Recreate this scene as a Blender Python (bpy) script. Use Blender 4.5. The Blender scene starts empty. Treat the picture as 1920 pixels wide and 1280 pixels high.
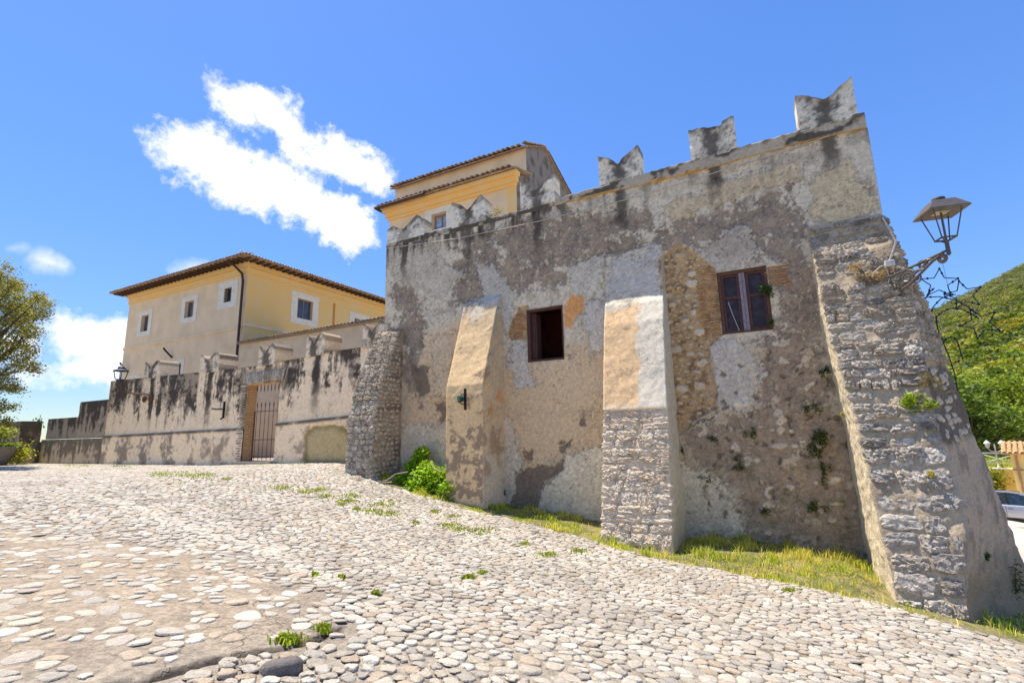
import bpy, math, random
import numpy as np
from mathutils import Vector, Matrix
random.seed(7)
rng = np.random.default_rng(11)
SC = bpy.context.scene
COL = SC.collection
EYE = 1.45                                   # camera height over the paving

# ------------------------------------------------------------------ camera, sky, sun, exposure
_Z = np.array([-115., 4900., -907.]); _Z /= np.linalg.norm(_Z)
_F = np.array([0., 0., -1.]); _Y = _F - _Z * _F.dot(_Z); _Y /= np.linalg.norm(_Y)
_X = np.cross(_Y, _Z); RM = np.array([_X, _Y, _Z])
cam_d = bpy.data.cameras.new('camera'); cam = bpy.data.objects.new('camera', cam_d); COL.objects.link(cam)
cam_d.sensor_width = 36; cam_d.lens = 907 / 1920 * 36; cam_d.clip_end = 4000; cam_d.clip_start = 0.05
cam.matrix_world = Matrix.Translation((0, 0, EYE)) @ Matrix(RM.tolist()).to_4x4()
SC.camera = cam

PH = math.radians(27.5)
NA = np.array([math.sin(PH), math.cos(PH), 0]); RR = np.array([math.cos(PH), -math.sin(PH), 0]); D0 = 11.5
UP = np.array([0, 0, 1.])
sunv = -0.36 * RR + 0.060 * NA + UP; sunv /= np.linalg.norm(sunv)
SUN_E, SKY_S, EXPO = 2.75, 0.15, 1.44
sun_d = bpy.data.lights.new('sun', 'SUN'); sun = bpy.data.objects.new('sun', sun_d); COL.objects.link(sun)
sun_d.energy = SUN_E; sun_d.angle = math.radians(0.5); sun_d.color = (1, .945, .85)
sun.rotation_euler = Vector(sunv).to_track_quat('Z', 'Y').to_euler()
SC.view_settings.view_transform = 'Standard'; SC.view_settings.look = 'None'
SC.view_settings.exposure = EXPO; SC.view_settings.gamma = 1; SC.view_settings.use_curve_mapping = False

def ray(x, y): return RM @ np.array([(x - 960) / 907., -(y - 640) / 907., -1.])
def Wp(x, y, p=0.):                          # facade-local (s, z) of a measured image point at protrusion p
    d = ray(x, y); t = (D0 - p) / d.dot(NA); P = d * t
    return (P.dot(RR), P[2])
def L(s, p, z):                              # facade-local -> world (arrays welcome)
    s, p, z = np.broadcast_arrays(np.asarray(s, float), np.asarray(p, float), np.asarray(z, float))
    return (D0 - p)[..., None] * NA + s[..., None] * RR + (z + EYE)[..., None] * UP
def lin(r, g, b):
    return np.array([((v / 255 + .055) / 1.055) ** 2.4 if v > 10.3 else v / 255 / 12.92 for v in (r, g, b)])

# world: Nishita sky with fair-weather clouds laid out by azimuth / elevation
world = bpy.data.worlds.new('World'); SC.world = world; world.use_nodes = True
nt = world.node_tree; nt.nodes.clear()
def N(t, typ, **kw):
    n = t.nodes.new(typ)
    for k, v in kw.items():
        if k.startswith('i_'): n.inputs[int(k[2:])].default_value = v
        else: setattr(n, k, v)
    return n
def M(t, op, a, b=None, c=None, clamp=False):
    n = t.nodes.new('ShaderNodeMath'); n.operation = op; n.use_clamp = clamp
    for i, v in enumerate((a, b, c)):
        if v is None: continue
        if isinstance(v, (int, float)): n.inputs[i].default_value = v
        else: t.links.new(v, n.inputs[i])
    return n.outputs[0]
def build_world():
    t = nt; l = t.links.new
    out = N(t, 'ShaderNodeOutputWorld'); bg = N(t, 'ShaderNodeBackground'); bg.inputs[1].default_value = SKY_S
    sky = N(t, 'ShaderNodeTexSky', sky_type='NISHITA', sun_disc=False)
    sky.sun_elevation = math.asin(sunv[2]); sky.sun_rotation = math.atan2(sunv[0], sunv[1])
    sky.altitude = 2000; sky.air_density = 1.0; sky.dust_density = .6; sky.ozone_density = 2.0
    hsv = N(t, 'ShaderNodeHueSaturation'); hsv.inputs[0].default_value = .508; hsv.inputs[1].default_value = 1.22; hsv.inputs[2].default_value = .78
    bw = N(t, 'ShaderNodeRGBToBW'); l(sky.outputs[0], bw.inputs[0])      # even roll-off of the bright low sky, all round
    vs = N(t, 'ShaderNodeVectorMath', operation='SCALE'); l(sky.outputs[0], vs.inputs[0]); l(M(t, 'DIVIDE', 1.42, M(t, 'ADD', 1.0, M(t, 'MULTIPLY', bw.outputs[0], .36))), vs.inputs[3])
    l(vs.outputs[0], hsv.inputs[4])
    tc = N(t, 'ShaderNodeTexCoord'); sep = N(t, 'ShaderNodeSeparateXYZ'); l(tc.outputs['Generated'], sep.inputs[0])
    az = M(t, 'ARCTAN2', sep.outputs[0], sep.outputs[1]); el = M(t, 'ARCSINE', sep.outputs[2])
    n1 = N(t, 'ShaderNodeTexNoise', noise_dimensions='3D'); n1.inputs['Scale'].default_value = 15; n1.inputs['Detail'].default_value = 9; n1.inputs['Roughness'].default_value = .66
    l(tc.outputs['Generated'], n1.inputs[0])
    nz = M(t, 'SUBTRACT', n1.outputs[0], .5)
    n2 = N(t, 'ShaderNodeTexNoise'); n2.inputs['Scale'].default_value = 5; n2.inputs['Detail'].default_value = 4
    l(tc.outputs['Generated'], n2.inputs[0])
    def ang(x, y):
        d = ray(x, y); d = d / np.linalg.norm(d); return math.atan2(d[0], d[1]), math.asin(d[2])
    mask = None
    K = 1 / 907.
    for (x0, y0, x1, y1, w0, w1, amp) in [
        (415, 168, 700, 330, 33, 34, 165), (362, 285, 668, 428, 50, 52, 165), (500, 205, 620, 288, 24, 28, 130), (440, 330, 650, 430, 30, 38, 130),
        (125, 640, 330, 650, 34, 36, 130), (60, 690, 190, 692, 14, 22, 140), (-260, 630, 60, 645, 38, 26, 140),
        (80, 486, 120, 500, 12, 6, 60), (320, 507, 385, 500, 5, 6, 40), (20, 465, 44, 463, 3, 4, 30)]:
        a = ang(x0, y0); b = ang(x1, y1)
        ba = (b[0] - a[0], b[1] - a[1]); L2 = ba[0] ** 2 + ba[1] ** 2
        px = M(t, 'SUBTRACT', az, a[0]); py = M(t, 'SUBTRACT', el, a[1])
        h = M(t, 'DIVIDE', M(t, 'ADD', M(t, 'MULTIPLY', px, ba[0]), M(t, 'MULTIPLY', py, ba[1])), L2, clamp=True)
        dx = M(t, 'SUBTRACT', px, M(t, 'MULTIPLY', h, ba[0])); dy = M(t, 'SUBTRACT', py, M(t, 'MULTIPLY', h, ba[1]))
        d = M(t, 'SQRT', M(t, 'ADD', M(t, 'MULTIPLY', dx, dx), M(t, 'MULTIPLY', dy, dy)))
        w = M(t, 'ADD', M(t, 'MULTIPLY', h, (w1 - w0) * K), w0 * K)
        m = M(t, 'ADD', M(t, 'SUBTRACT', w, d), M(t, 'MULTIPLY', nz, amp * K))
        m = M(t, 'DIVIDE', M(t, 'ADD', m, .008), .034 if w0 > 15 else .04, clamp=True)
        mask = m if mask is None else M(t, 'MAXIMUM', mask, m)
    n3 = N(t, 'ShaderNodeTexNoise'); n3.inputs['Scale'].default_value = 34; n3.inputs['Detail'].default_value = 7; n3.inputs['Roughness'].default_value = .65; l(tc.outputs['Generated'], n3.inputs[0])
    mask = M(t, 'MULTIPLY', mask, M(t, 'ADD', .62, M(t, 'MULTIPLY', M(t, 'ADD', n3.outputs[0], mask), .38)), clamp=True)
    mask = M(t, 'MULTIPLY', mask, .97)
    cr = N(t, 'ShaderNodeValToRGB'); l(n2.outputs[0], cr.inputs[0])
    cr.color_ramp.elements[0].position = .36; cr.color_ramp.elements[0].color = (2.25, 2.35, 2.55, 1)
    cr.color_ramp.elements[1].position = .50; cr.color_ramp.elements[1].color = (3.1, 3.1, 3.1, 1)
    mx = N(t, 'ShaderNodeMix', data_type='RGBA')
    l(mask, mx.inputs[0]); l(hsv.outputs[0], mx.inputs[6]); l(cr.outputs[0], mx.inputs[7])
    l(mx.outputs[2], bg.inputs[0]); l(bg.outputs[0], out.inputs[0])
build_world()

# ------------------------------------------------------------------ noise in numpy
def _h(ix, iy, seed):
    h = (ix.astype(np.int64) * 374761393 + iy.astype(np.int64) * 668265263 + seed * 974634777) & 0xffffffff
    h = ((h ^ (h >> 13)) * 1274126177) & 0xffffffff
    h = h ^ (h >> 16)
    return h
def pn(x, y, seed=0):
    x = np.asarray(x, float); y = np.asarray(y, float)
    x0 = np.floor(x); y0 = np.floor(y); fx = x - x0; fy = y - y0
    u = fx * fx * fx * (fx * (fx * 6 - 15) + 10); v = fy * fy * fy * (fy * (fy * 6 - 15) + 10)
    def g(ox, oy):
        a = (_h(x0 + ox, y0 + oy, seed) & 0xffff) / 65536. * 6.2831853
        return np.cos(a) * (fx - ox) + np.sin(a) * (fy - oy)
    n0 = g(0, 0) * (1 - u) + g(1, 0) * u; n1 = g(0, 1) * (1 - u) + g(1, 1) * u
    return (n0 * (1 - v) + n1 * v) * 1.5
def fbm(x, y, o=4, seed=0, gain=.5):
    a, s, f = 1., 0., 1.
    t = 0
    for i in range(o):
        s = s + a * pn(x * f + i * 17.3, y * f - i * 9.1, seed + i); t += a; a *= gain; f *= 2.03
    return s / t * 1.35
def ss(a, b, x):
    t = np.clip((x - a) / (b - a), 0, 1); return t * t * (3 - 2 * t)
def mixc(c, d, m): return c * (1 - m[..., None]) + np.asarray(d) * m[..., None]
def sdf(S, Z, poly):                         # signed distance, positive inside
    P = np.array(poly); d = np.full(S.shape, 1e9); ins = np.zeros(S.shape, bool)
    for i in range(len(P)):
        a = P[i]; b = P[(i + 1) % len(P)]; e = b - a
        wx = S - a[0]; wy = Z - a[1]
        t = np.clip((wx * e[0] + wy * e[1]) / (e @ e + 1e-12), 0, 1)
        d = np.minimum(d, (wx - e[0] * t) ** 2 + (wy - e[1] * t) ** 2)
        c = ((a[1] <= Z) & (b[1] > Z)) | ((b[1] <= Z) & (a[1] > Z))
        if abs(e[1]) > 1e-9: ins ^= c & (S < a[0] + (Z - a[1]) * e[0] / e[1])
    d = np.sqrt(d); return np.where(ins, d, -d)

# ------------------------------------------------------------------ mesh and object helpers
def mesh(name, v, f, col=None, smooth=True, mats=None, fm=None):
    v = np.asarray(v, np.float32).reshape(-1, 3); me = bpy.data.meshes.new(name)
    if isinstance(f, np.ndarray):
        n, k = f.shape
        me.vertices.add(len(v)); me.vertices.foreach_set('co', v.ravel())
        me.loops.add(n * k); me.loops.foreach_set('vertex_index', f.astype(np.int32).ravel())
        me.polygons.add(n); me.polygons.foreach_set('loop_start', np.arange(0, n * k, k, dtype=np.int32))
        me.update(calc_edges=True); me.validate()
    else:
        me.from_pydata(v.tolist(), [], f); me.update()
    if col is not None:
        ca = me.color_attributes.new('Col', 'FLOAT_COLOR', 'POINT')
        c = np.ones((len(v), 4), np.float32); c[:, :3] = np.asarray(col).reshape(-1, 3) if np.ndim(col) > 1 else col
        ca.data.foreach_set('color', c.ravel())
    me.polygons.foreach_set('use_smooth', np.full(len(me.polygons), smooth))
    return me
def wloc(o):
    v = Vector((0, 0, 0))
    while o: v = v + o.location; o = o.parent
    return v
def obj(name, me, mat=None, parent=None, loc=None, rot=None, scale=None, kind=None, label=None):
    """links a mesh as one object; mesh coordinates are world ones unless loc is given (world too)"""
    o = bpy.data.objects.new(name, me); COL.objects.link(o)
    if mat is not None and len(me.materials) == 0: me.materials.append(mat)
    w = Vector(loc) if loc is not None else Vector((0, 0, 0))
    if parent is not None:
        o.parent = parent; w = w - wloc(parent)
    o.location = w
    if rot is not None: o.rotation_mode = 'QUATERNION'; o.rotation_quaternion = rot
    if scale is not None: o.scale = scale
    if kind: o['kind'] = kind
    if label: o['label'] = label
    return o
def thing(name, label, cat, loc, group=None):
    o = bpy.data.objects.new(name, None); COL.objects.link(o); o.location = Vector([float(q) for q in loc]); o.empty_display_size = .2
    o['label'] = label; o['category'] = cat
    if group: o['group'] = group
    return o
def tag(o, label, cat, group=None, kind=None):
    o['label'] = label; o['category'] = cat
    if group: o['group'] = group
    if kind: o['kind'] = kind
    return o
def gridf(nu, nv, keep=None, flip=False):
    i = np.arange(nu - 1)[:, None] * nv + np.arange(nv - 1)[None, :]
    q = np.stack([i, i + nv, i + nv + 1, i + 1], -1)
    if flip: q = q[..., ::-1]
    if keep is not None: q = q[keep]
    return q.reshape(-1, 4)
class MB:
    def __init__(s): s.v = []; s.f = []; s.c = []
    def add(s, v, f, c=None):
        b = len(s.v); s.v += [tuple(float(q) for q in p) for p in v]; s.f += [tuple(int(i) + b for i in q) for q in f]
        s.c += [tuple(c) if c is not None else (1, 1, 1)] * len(v)
    def box(s, o, ax, ay, az, c=None):       # corner-centred box: centre and three half axes
        o, ax, ay, az = map(np.asarray, (o, ax, ay, az))
        v = [o + a * ax + b * ay + d * az for a in (-1, 1) for b in (-1, 1) for d in (-1, 1)]
        f = [(0, 1, 3, 2), (4, 6, 7, 5), (0, 4, 5, 1), (2, 3, 7, 6), (0, 2, 6, 4), (1, 5, 7, 3)]
        if np.dot(np.cross(ax, ay), az) < 0: f = [q[::-1] for q in f]
        s.add(v, f, c)
    def tube(s, pts, r, n=8, c=None, cap=True):
        pts = [np.asarray(p, float) for p in pts]; m = len(pts); rs = [r] * m if np.isscalar(r) else r
        V = []; F = []; ref = None
        for i in range(m):
            t = pts[min(i + 1, m - 1)] - pts[max(i - 1, 0)]; t /= np.linalg.norm(t) + 1e-12
            if ref is None or abs(ref @ t) > .95: ref = np.array([0, 0, 1.]) if abs(t[2]) < .9 else np.array([1., 0, 0])
            a = np.cross(t, ref); a /= np.linalg.norm(a); b = np.cross(t, a); ref = -np.cross(t, a) if False else ref
            for k in range(n):
                q = 2 * math.pi * k / n; V.append(pts[i] + rs[i] * (math.cos(q) * a + math.sin(q) * b))
        for i in range(m - 1):
            for k in range(n):
                F.append((i * n + k, i * n + (k + 1) % n, (i + 1) * n + (k + 1) % n, (i + 1) * n + k))
        if cap: F.append(tuple(range(n))[::-1]); F.append(tuple((m - 1) * n + k for k in range(n)))
        s.add(V, F, c)
    def lathe(s, o, prof, n=16, ax=None, c=None):
        o = np.asarray(o); V = []; F = []
        az = np.array([0, 0, 1.]) if ax is None else np.asarray(ax) / np.linalg.norm(ax)
        a = np.cross(az, [1., 0, 0]) if abs(az[0]) < .9 else np.cross(az, [0, 1., 0]); a /= np.linalg.norm(a); b = np.cross(az, a)
        for r, h in prof:
            for k in range(n):
                q = 2 * math.pi * k / n; V.append(o + r * (math.cos(q) * a + math.sin(q) * b) + h * az)
        for i in range(len(prof) - 1):
            for k in range(n): F.append((i * n + k, i * n + (k + 1) % n, (i + 1) * n + (k + 1) % n, (i + 1) * n + k))
        F.append(tuple(range(n))[::-1]); F.append(tuple((len(prof) - 1) * n + k for k in range(n))); s.add(V, F, c)
    def build(s, name, mat, parent=None, smooth=False, **kw):
        me = mesh(name, s.v, s.f, np.array(s.c), smooth)
        if smooth: me.set_sharp_from_angle(angle=math.radians(38))
        return obj(name, me, mat, parent, **kw)
def lbox(mb, s0, s1, p0, p1, z0, z1, c=None):
    mb.box(L((s0 + s1) / 2, (p0 + p1) / 2, (z0 + z1) / 2), RR * (s1 - s0) / 2, -NA * (p1 - p0) / 2, UP * (z1 - z0) / 2, c)

# ------------------------------------------------------------------ materials
def principled(name):
    m = bpy.data.materials.new(name); m.use_nodes = True
    return m, m.node_tree, m.node_tree.nodes['Principled BSDF']
def mixn(t, fac, a, b, blend='MIX'):
    n = N(t, 'ShaderNodeMix', data_type='RGBA', blend_type=blend)
    for i, v in ((0, fac), (6, a), (7, b)):
        if isinstance(v, (int, float)): n.inputs[i].default_value = v
        elif isinstance(v, (tuple, list, np.ndarray)): n.inputs[i].default_value = (*[float(q) for q in v[:3]], 1)
        else: t.links.new(v, n.inputs[i])
    return n.outputs[2]
def noise(t, vec, scale, detail=4, rough=.55):
    n = N(t, 'ShaderNodeTexNoise'); n.inputs['Scale'].default_value = scale; n.inputs['Detail'].default_value = detail; n.inputs['Roughness'].default_value = rough
    t.links.new(vec, n.inputs['Vector']); return n.outputs[0]
def ramp(t, fac, p0, p1):
    n = N(t, 'ShaderNodeMapRange', interpolation_type='SMOOTHSTEP'); n.inputs[1].default_value = p0; n.inputs[2].default_value = p1
    t.links.new(fac, n.inputs[0]); return n.outputs[0]
def bump(t, bs, h, strength, dist):
    b = N(t, 'ShaderNodeBump'); b.inputs['Strength'].default_value = strength; b.inputs['Distance'].default_value = dist
    t.links.new(h, b.inputs['Height']); t.links.new(b.outputs[0], bs.inputs['Normal'])
def mat_vcol(name, rough=.92, fine=40, var=.25, bstr=.6, bdist=.012, grain=140, mul=1.0, tint=(1, 1, 1), crackle=0.):
    m, t, b = principled(name); geo = N(t, 'ShaderNodeNewGeometry'); pos = geo.outputs['Position']
    a = N(t, 'ShaderNodeAttribute', attribute_name='Col')
    n1 = noise(t, pos, fine, 5, .65); n2 = noise(t, pos, grain, 2, .6)
    f = M(t, 'ADD', M(t, 'MULTIPLY', M(t, 'SUBTRACT', n1, .5), var * 2), M(t, 'MULTIPLY', M(t, 'SUBTRACT', n2, .5), var))
    f = M(t, 'MULTIPLY', M(t, 'ADD', f, 1.0), mul); hb = M(t, 'ADD', n1, M(t, 'MULTIPLY', n2, .35))
    if crackle:                              # fine network of cracks and flaked edges, in patches
        wv = N(t, 'ShaderNodeTexNoise'); wv.inputs['Scale'].default_value = 5; wv.inputs['Detail'].default_value = 4; t.links.new(pos, wv.inputs['Vector'])
        ad = N(t, 'ShaderNodeVectorMath', operation='MULTIPLY_ADD'); t.links.new(wv.outputs['Color'], ad.inputs[0]); ad.inputs[1].default_value = (.30, .30, .30); t.links.new(pos, ad.inputs[2])
        for sc_, wd, lo in ((6.5, .045, .53), (2.3, .018, .48)):
            vo = N(t, 'ShaderNodeTexVoronoi', feature='DISTANCE_TO_EDGE'); vo.inputs['Scale'].default_value = sc_; t.links.new(ad.outputs[0], vo.inputs['Vector'])
            msk = ramp(t, noise(t, pos, .9 if sc_ > 5 else .6, 4, .6), lo, lo + .10)
            cr_ = M(t, 'MULTIPLY', M(t, 'SUBTRACT', 1.0, ramp(t, vo.outputs['Distance'], .0, wd)), msk)
            f = M(t, 'MULTIPLY', f, M(t, 'SUBTRACT', 1.0, M(t, 'MULTIPLY', cr_, crackle))); hb = M(t, 'SUBTRACT', hb, M(t, 'MULTIPLY', cr_, .5))
        n4 = noise(t, pos, 11, 8, .72); f = M(t, 'MULTIPLY', f, M(t, 'ADD', .84, M(t, 'MULTIPLY', ramp(t, n4, .36, .62), .22)))
        n5 = noise(t, pos, 26, 6, .75); f = M(t, 'MULTIPLY', f, M(t, 'SUBTRACT', 1.0, M(t, 'MULTIPLY', ramp(t, n5, .60, .66), .28)))
    vm = N(t, 'ShaderNodeVectorMath', operation='SCALE'); t.links.new(a.outputs[0], vm.inputs[0]); t.links.new(f, vm.inputs[3])
    tv = N(t, 'ShaderNodeVectorMath', operation='MULTIPLY'); tv.inputs[1].default_value = tint; t.links.new(vm.outputs[0], tv.inputs[0])
    t.links.new(tv.outputs[0], b.inputs['Base Color']); b.inputs['Roughness'].default_value = rough
    b.inputs['Specular IOR Level'].default_value = .2
    bump(t, b, hb, bstr, bdist); return m
def mat_plain(name, c, rough=.7, metal=0, var=.15, scale=12, bstr=0.2, bdist=.004, c2=None, spec=.3, lo=.45, hi=.65):
    m, t, b = principled(name); geo = N(t, 'ShaderNodeNewGeometry'); pos = geo.outputs['Position']
    n1 = noise(t, pos, scale, 5, .6)
    c = np.asarray(c, float); c2 = c * (1 - var * 2) if c2 is None else np.asarray(c2, float)
    t.links.new(mixn(t, ramp(t, n1, lo, hi), c, c2), b.inputs['Base Color'])
    b.inputs['Roughness'].default_value = rough; b.inputs['Metallic'].default_value = metal; b.inputs['Specular IOR Level'].default_value = spec
    if bstr: bump(t, b, n1, bstr, bdist)
    return m
def mat_stone(name, cols, dark, rough=.9, scale=14, bstr=.9, bdist=.03, pits=.5):
    m, t, b = principled(name); geo = N(t, 'ShaderNodeNewGeometry'); pos = geo.outputs['Position']
    oi = N(t, 'ShaderNodeObjectInfo'); cr = N(t, 'ShaderNodeValToRGB'); t.links.new(M(t, 'FRACT', M(t, 'ADD', oi.outputs['Random'], geo.outputs['Random Per Island'])), cr.inputs[0])
    e = cr.color_ramp.elements; cr.color_ramp.interpolation = 'LINEAR'
    while len(e) < len(cols): e.new(.5)
    for i, c in enumerate(cols): e[i].position = i / (len(cols) - 1); e[i].color = (*c, 1)
    n1 = noise(t, pos, scale, 6, .68); n2 = noise(t, pos, scale * .35, 3, .6); n3 = noise(t, pos, scale * 5, 3, .6)
    c = mixn(t, M(t, 'MULTIPLY', ramp(t, n1, .56, .38), pits), cr.outputs[0], dark)
    c = mixn(t, M(t, 'MULTIPLY', ramp(t, n2, .5, .7), .35), c, (.62, .59, .54))
    t.links.new(mixn(t, M(t, 'MULTIPLY', ramp(t, n3, .55, .75), .3), c, dark), b.inputs['Base Color'])
    b.inputs['Roughness'].default_value = rough; b.inputs['Specular IOR Level'].default_value = .2
    bump(t, b, M(t, 'ADD', n1, M(t, 'MULTIPLY', n3, .25)), bstr, bdist); return m
def mat_leaf(name, trans=.35, rough=.55):
    m, t, b = principled(name); a = N(t, 'ShaderNodeAttribute', attribute_name='Col')
    t.links.new(a.outputs[0], b.inputs['Base Color']); b.inputs['Roughness'].default_value = rough; b.inputs['Specular IOR Level'].default_value = .25
    tr = N(t, 'ShaderNodeBsdfTranslucent'); vm = N(t, 'ShaderNodeVectorMath', operation='MULTIPLY'); vm.inputs[1].default_value = (1.2, 1.25, .6)
    t.links.new(a.outputs[0], vm.inputs[0]); t.links.new(vm.outputs[0], tr.inputs[0])
    mx = N(t, 'ShaderNodeMixShader'); mx.inputs[0].default_value = trans
    t.links.new(b.outputs[0], mx.inputs[1]); t.links.new(tr.outputs[0], mx.inputs[2]); t.links.new(mx.outputs[0], t.nodes['Material Output'].inputs[0]); return m
def mat_glass(name, c=(.03, .035, .04), rough=.08, spec=.6):
    m, t, b = principled(name); geo = N(t, 'ShaderNodeNewGeometry')
    n = noise(t, geo.outputs['Position'], 6, 4, .6)
    t.links.new(mixn(t, ramp(t, n, .4, .7), c, np.asarray(c) * 1.9), b.inputs['Base Color'])
    b.inputs['Roughness'].default_value = rough; b.inputs['Specular IOR Level'].default_value = spec; return m

MV = mat_vcol('weathered_plaster', var=.42, bstr=.65, tint=(1.32, 1.27, 1.16), crackle=.34); MVs = mat_vcol('rubble_mortar', fine=26, var=.6, bstr=1, bdist=.025, tint=(1.06, 1., .9))
MGR = mat_vcol('paving_mortar', fine=22, var=.6, bstr=1, bdist=.02, grain=90, crackle=.2)
MCOB = mat_vcol('cobble_limestone', fine=30, var=.45, bstr=1, bdist=.02, grain=120, rough=.9, tint=(.935, .91, .85))
MLEAF = mat_leaf('leaf'); MGRASS = mat_leaf('grass_blade', .5, .7)
MSTONE = mat_stone('grey_limestone', [lin(150, 140, 127), lin(202, 188, 168), lin(178, 163, 143), lin(212, 199, 179), lin(122, 115, 109), lin(194, 175, 149)], lin(90, 79, 70), scale=18, pits=.5, bdist=.03)
MSTONEW = mat_stone('pale_limestone', [lin(224, 203, 172), lin(234, 215, 186), lin(206, 183, 152), lin(226, 204, 178)], lin(150, 128, 106), scale=18, pits=.4, bdist=.03)
MSTONEB = mat_stone('rubble_limestone', [lin(200, 182, 156), lin(218, 202, 178), lin(172, 154, 132), lin(226, 212, 190)], lin(80, 70, 60), scale=18, pits=.6)
MPATCH = mat_stone('buff_rubble', [lin(222, 198, 160), lin(204, 174, 130), lin(232, 212, 178), lin(212, 188, 160)], lin(150, 116, 80), pits=.35)
MBRICK = mat_stone('buff_brick', [lin(196, 152, 106), lin(208, 170, 122), lin(178, 132, 92), lin(190, 146, 112)], lin(120, 86, 60), bdist=.01, pits=.4)
MWOOD = mat_plain('weathered_wood', lin(96, 66, 58), .8, 0, .25, 30, .5, .004)
MWOODG = mat_plain('grey_wood', lin(150, 136, 142), .85, 0, .25, 40, .5, .004)
MRUST = mat_plain('rusty_iron', lin(120, 88, 70), .75, .3, .2, 30)
MIRON = mat_plain('dark_iron', lin(52, 46, 44), .6, .4, .15, 20)
MLAMP = mat_plain('grey_brown_paint', lin(106, 97, 88), .5, .3, .1, 10, .05)
MDARK = mat_plain('dark_room', lin(130, 72, 62), .9, 0, .2, 3)
MGLASS = mat_glass('dusty_glass', (.035, .024, .027), .3, .22); MGLASSB = mat_glass('window_glass', (.05, .055, .06), .2)
MTILE = mat_stone('terracotta_tile', [lin(168, 136, 106), lin(190, 160, 124), lin(150, 126, 102), lin(176, 150, 120)], lin(86, 74, 64), scale=9, bdist=.006)
MWHITE = mat_plain('white_surround', lin(240, 228, 204), .85, 0, .06, 4)
MOCH = mat_plain('ochre_paint', lin(246, 200, 122), .9, 0, .05, 1.6, .15, .004, c2=lin(240, 204, 146), lo=.42, hi=.72)
MOCHL = mat_plain('pale_ochre_paint', lin(244, 214, 170), .9, 0, .05, 1.1, .15, .004, c2=lin(228, 198, 156), lo=.35, hi=.75)  # paler, less saturated ochre for the villa front and tower
MTAN = mat_plain('tan_plaster', lin(232, 206, 166), .9, 0, .05, 1.3, .2, .006, c2=lin(214, 188, 152), lo=.35, hi=.75)
MGREYW = mat_plain('grey_render', lin(140, 130, 118), .9, 0, .1, 2.5, .4, .01, c2=lin(98, 90, 82))
MPIPE = mat_plain('brown_downpipe', lin(84, 58, 46), .5, .3, .1)
MCABLE = mat_plain('pale_cable', lin(196, 188, 176), .7)
MPLASTIC = mat_plain('white_plastic', lin(216, 210, 202), .5)

# ------------------------------------------------------------------ the ground
_sk = np.array([-200, -60, -33, -27, -19, -15.3, -12, -9.8, -6.5, -3.3, -1.8, 1.3, 3, 6, 10, 14, 60, 300.])
_zk = np.array([-1.1, -1.1, -1.07, -1.05, -1.02, -.92, -.86, -1.2, -1.82, -2.2, -2.38, -2.55, -2.9, -3.9, -4.95, -5.1, -5.1, -5.1])
_sd = np.linspace(-200, 300, 5001); _zd = np.interp(_sd, _sk, _zk); _kk = np.exp(-np.linspace(-2.5, 2.5, 25) ** 2); _kk /= _kk.sum()
_zd = np.convolve(np.pad(_zd, 12, 'edge'), _kk, 'valid')
def gz(X, Y):                                # paving height, eye-relative
    X = np.asarray(X, float); Y = np.asarray(Y, float)
    s = X * RR[0] + Y * RR[1]; p = D0 - (X * NA[0] + Y * NA[1])
    zw = np.interp(s, _sd, _zd)
    g = np.where(X < 0, -9 * np.tanh(-X / 9) * .075, X * .15 / (1 + np.maximum(X, 0) / 40))
    zc = -1.45 - g + 0 * Y
    w = ss(.5, 11.5, p)
    z = zw * (1 - w) + zc * w
    return np.maximum(z, -5.6)
def on_ground(x, y):                         # measured image point -> ground point (X, Y)
    d = ray(x, y); t = 1.
    lo, hi = .5, 80.
    for t in np.geomspace(1, 80, 400):
        P = d * t
        if P[2] < gz(P[0], P[1]): hi = t; break
        lo = t
    for _ in range(30):
        t = (lo + hi) / 2; P = d * t
        if P[2] < gz(P[0], P[1]): hi = t
        else: lo = t
    return d[0] * t, d[1] * t
crack_px = [(-40, 1300), (120, 1290), (250, 1278), (330, 1255), (400, 1232), (460, 1222), (520, 1213), (570, 1203), (600, 1192), (640, 1170)]
CRACK = np.array([on_ground(*q) for q in crack_px])
def polyd(X, Y, P):
    d = np.full(np.shape(X), 1e9)
    for a, b in zip(P[:-1], P[1:]):
        e = b - a; t = np.clip(((X - a[0]) * e[0] + (Y - a[1]) * e[1]) / (e @ e), 0, 1)
        d = np.minimum(d, np.hypot(X - a[0] - e[0] * t, Y - a[1] - e[1] * t))
    return d
SANDY = np.array([on_ground(*q) for q in [(-300, 960), (150, 985), (420, 1030), (560, 1085), (650, 1150), (600, 1192), (520, 1213), (330, 1255), (120, 1290), (-200, 1330), (-700, 1300)]])
RIB = np.array([on_ground(*q) for q in [(170, 928), (290, 962), (400, 1005), (500, 1032), (575, 1072), (640, 1100)]])
def sandy(X, Y):
    return ss(-.6, .9, sdf(X, Y, SANDY) + .35 * fbm(X * 1.3, Y * 1.3, 3, 77))
def axis(lo, hi, d0, grow, far0, far1):
    a = list(np.arange(lo, hi, d0)); d = d0; x = a[-1]
    while x < far1: d *= grow; x += d; a.append(x)
    d = d0; x = lo; b = []
    while x > far0: d *= grow; x -= d; b.append(x)
    return np.array(b[::-1] + a)
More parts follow.
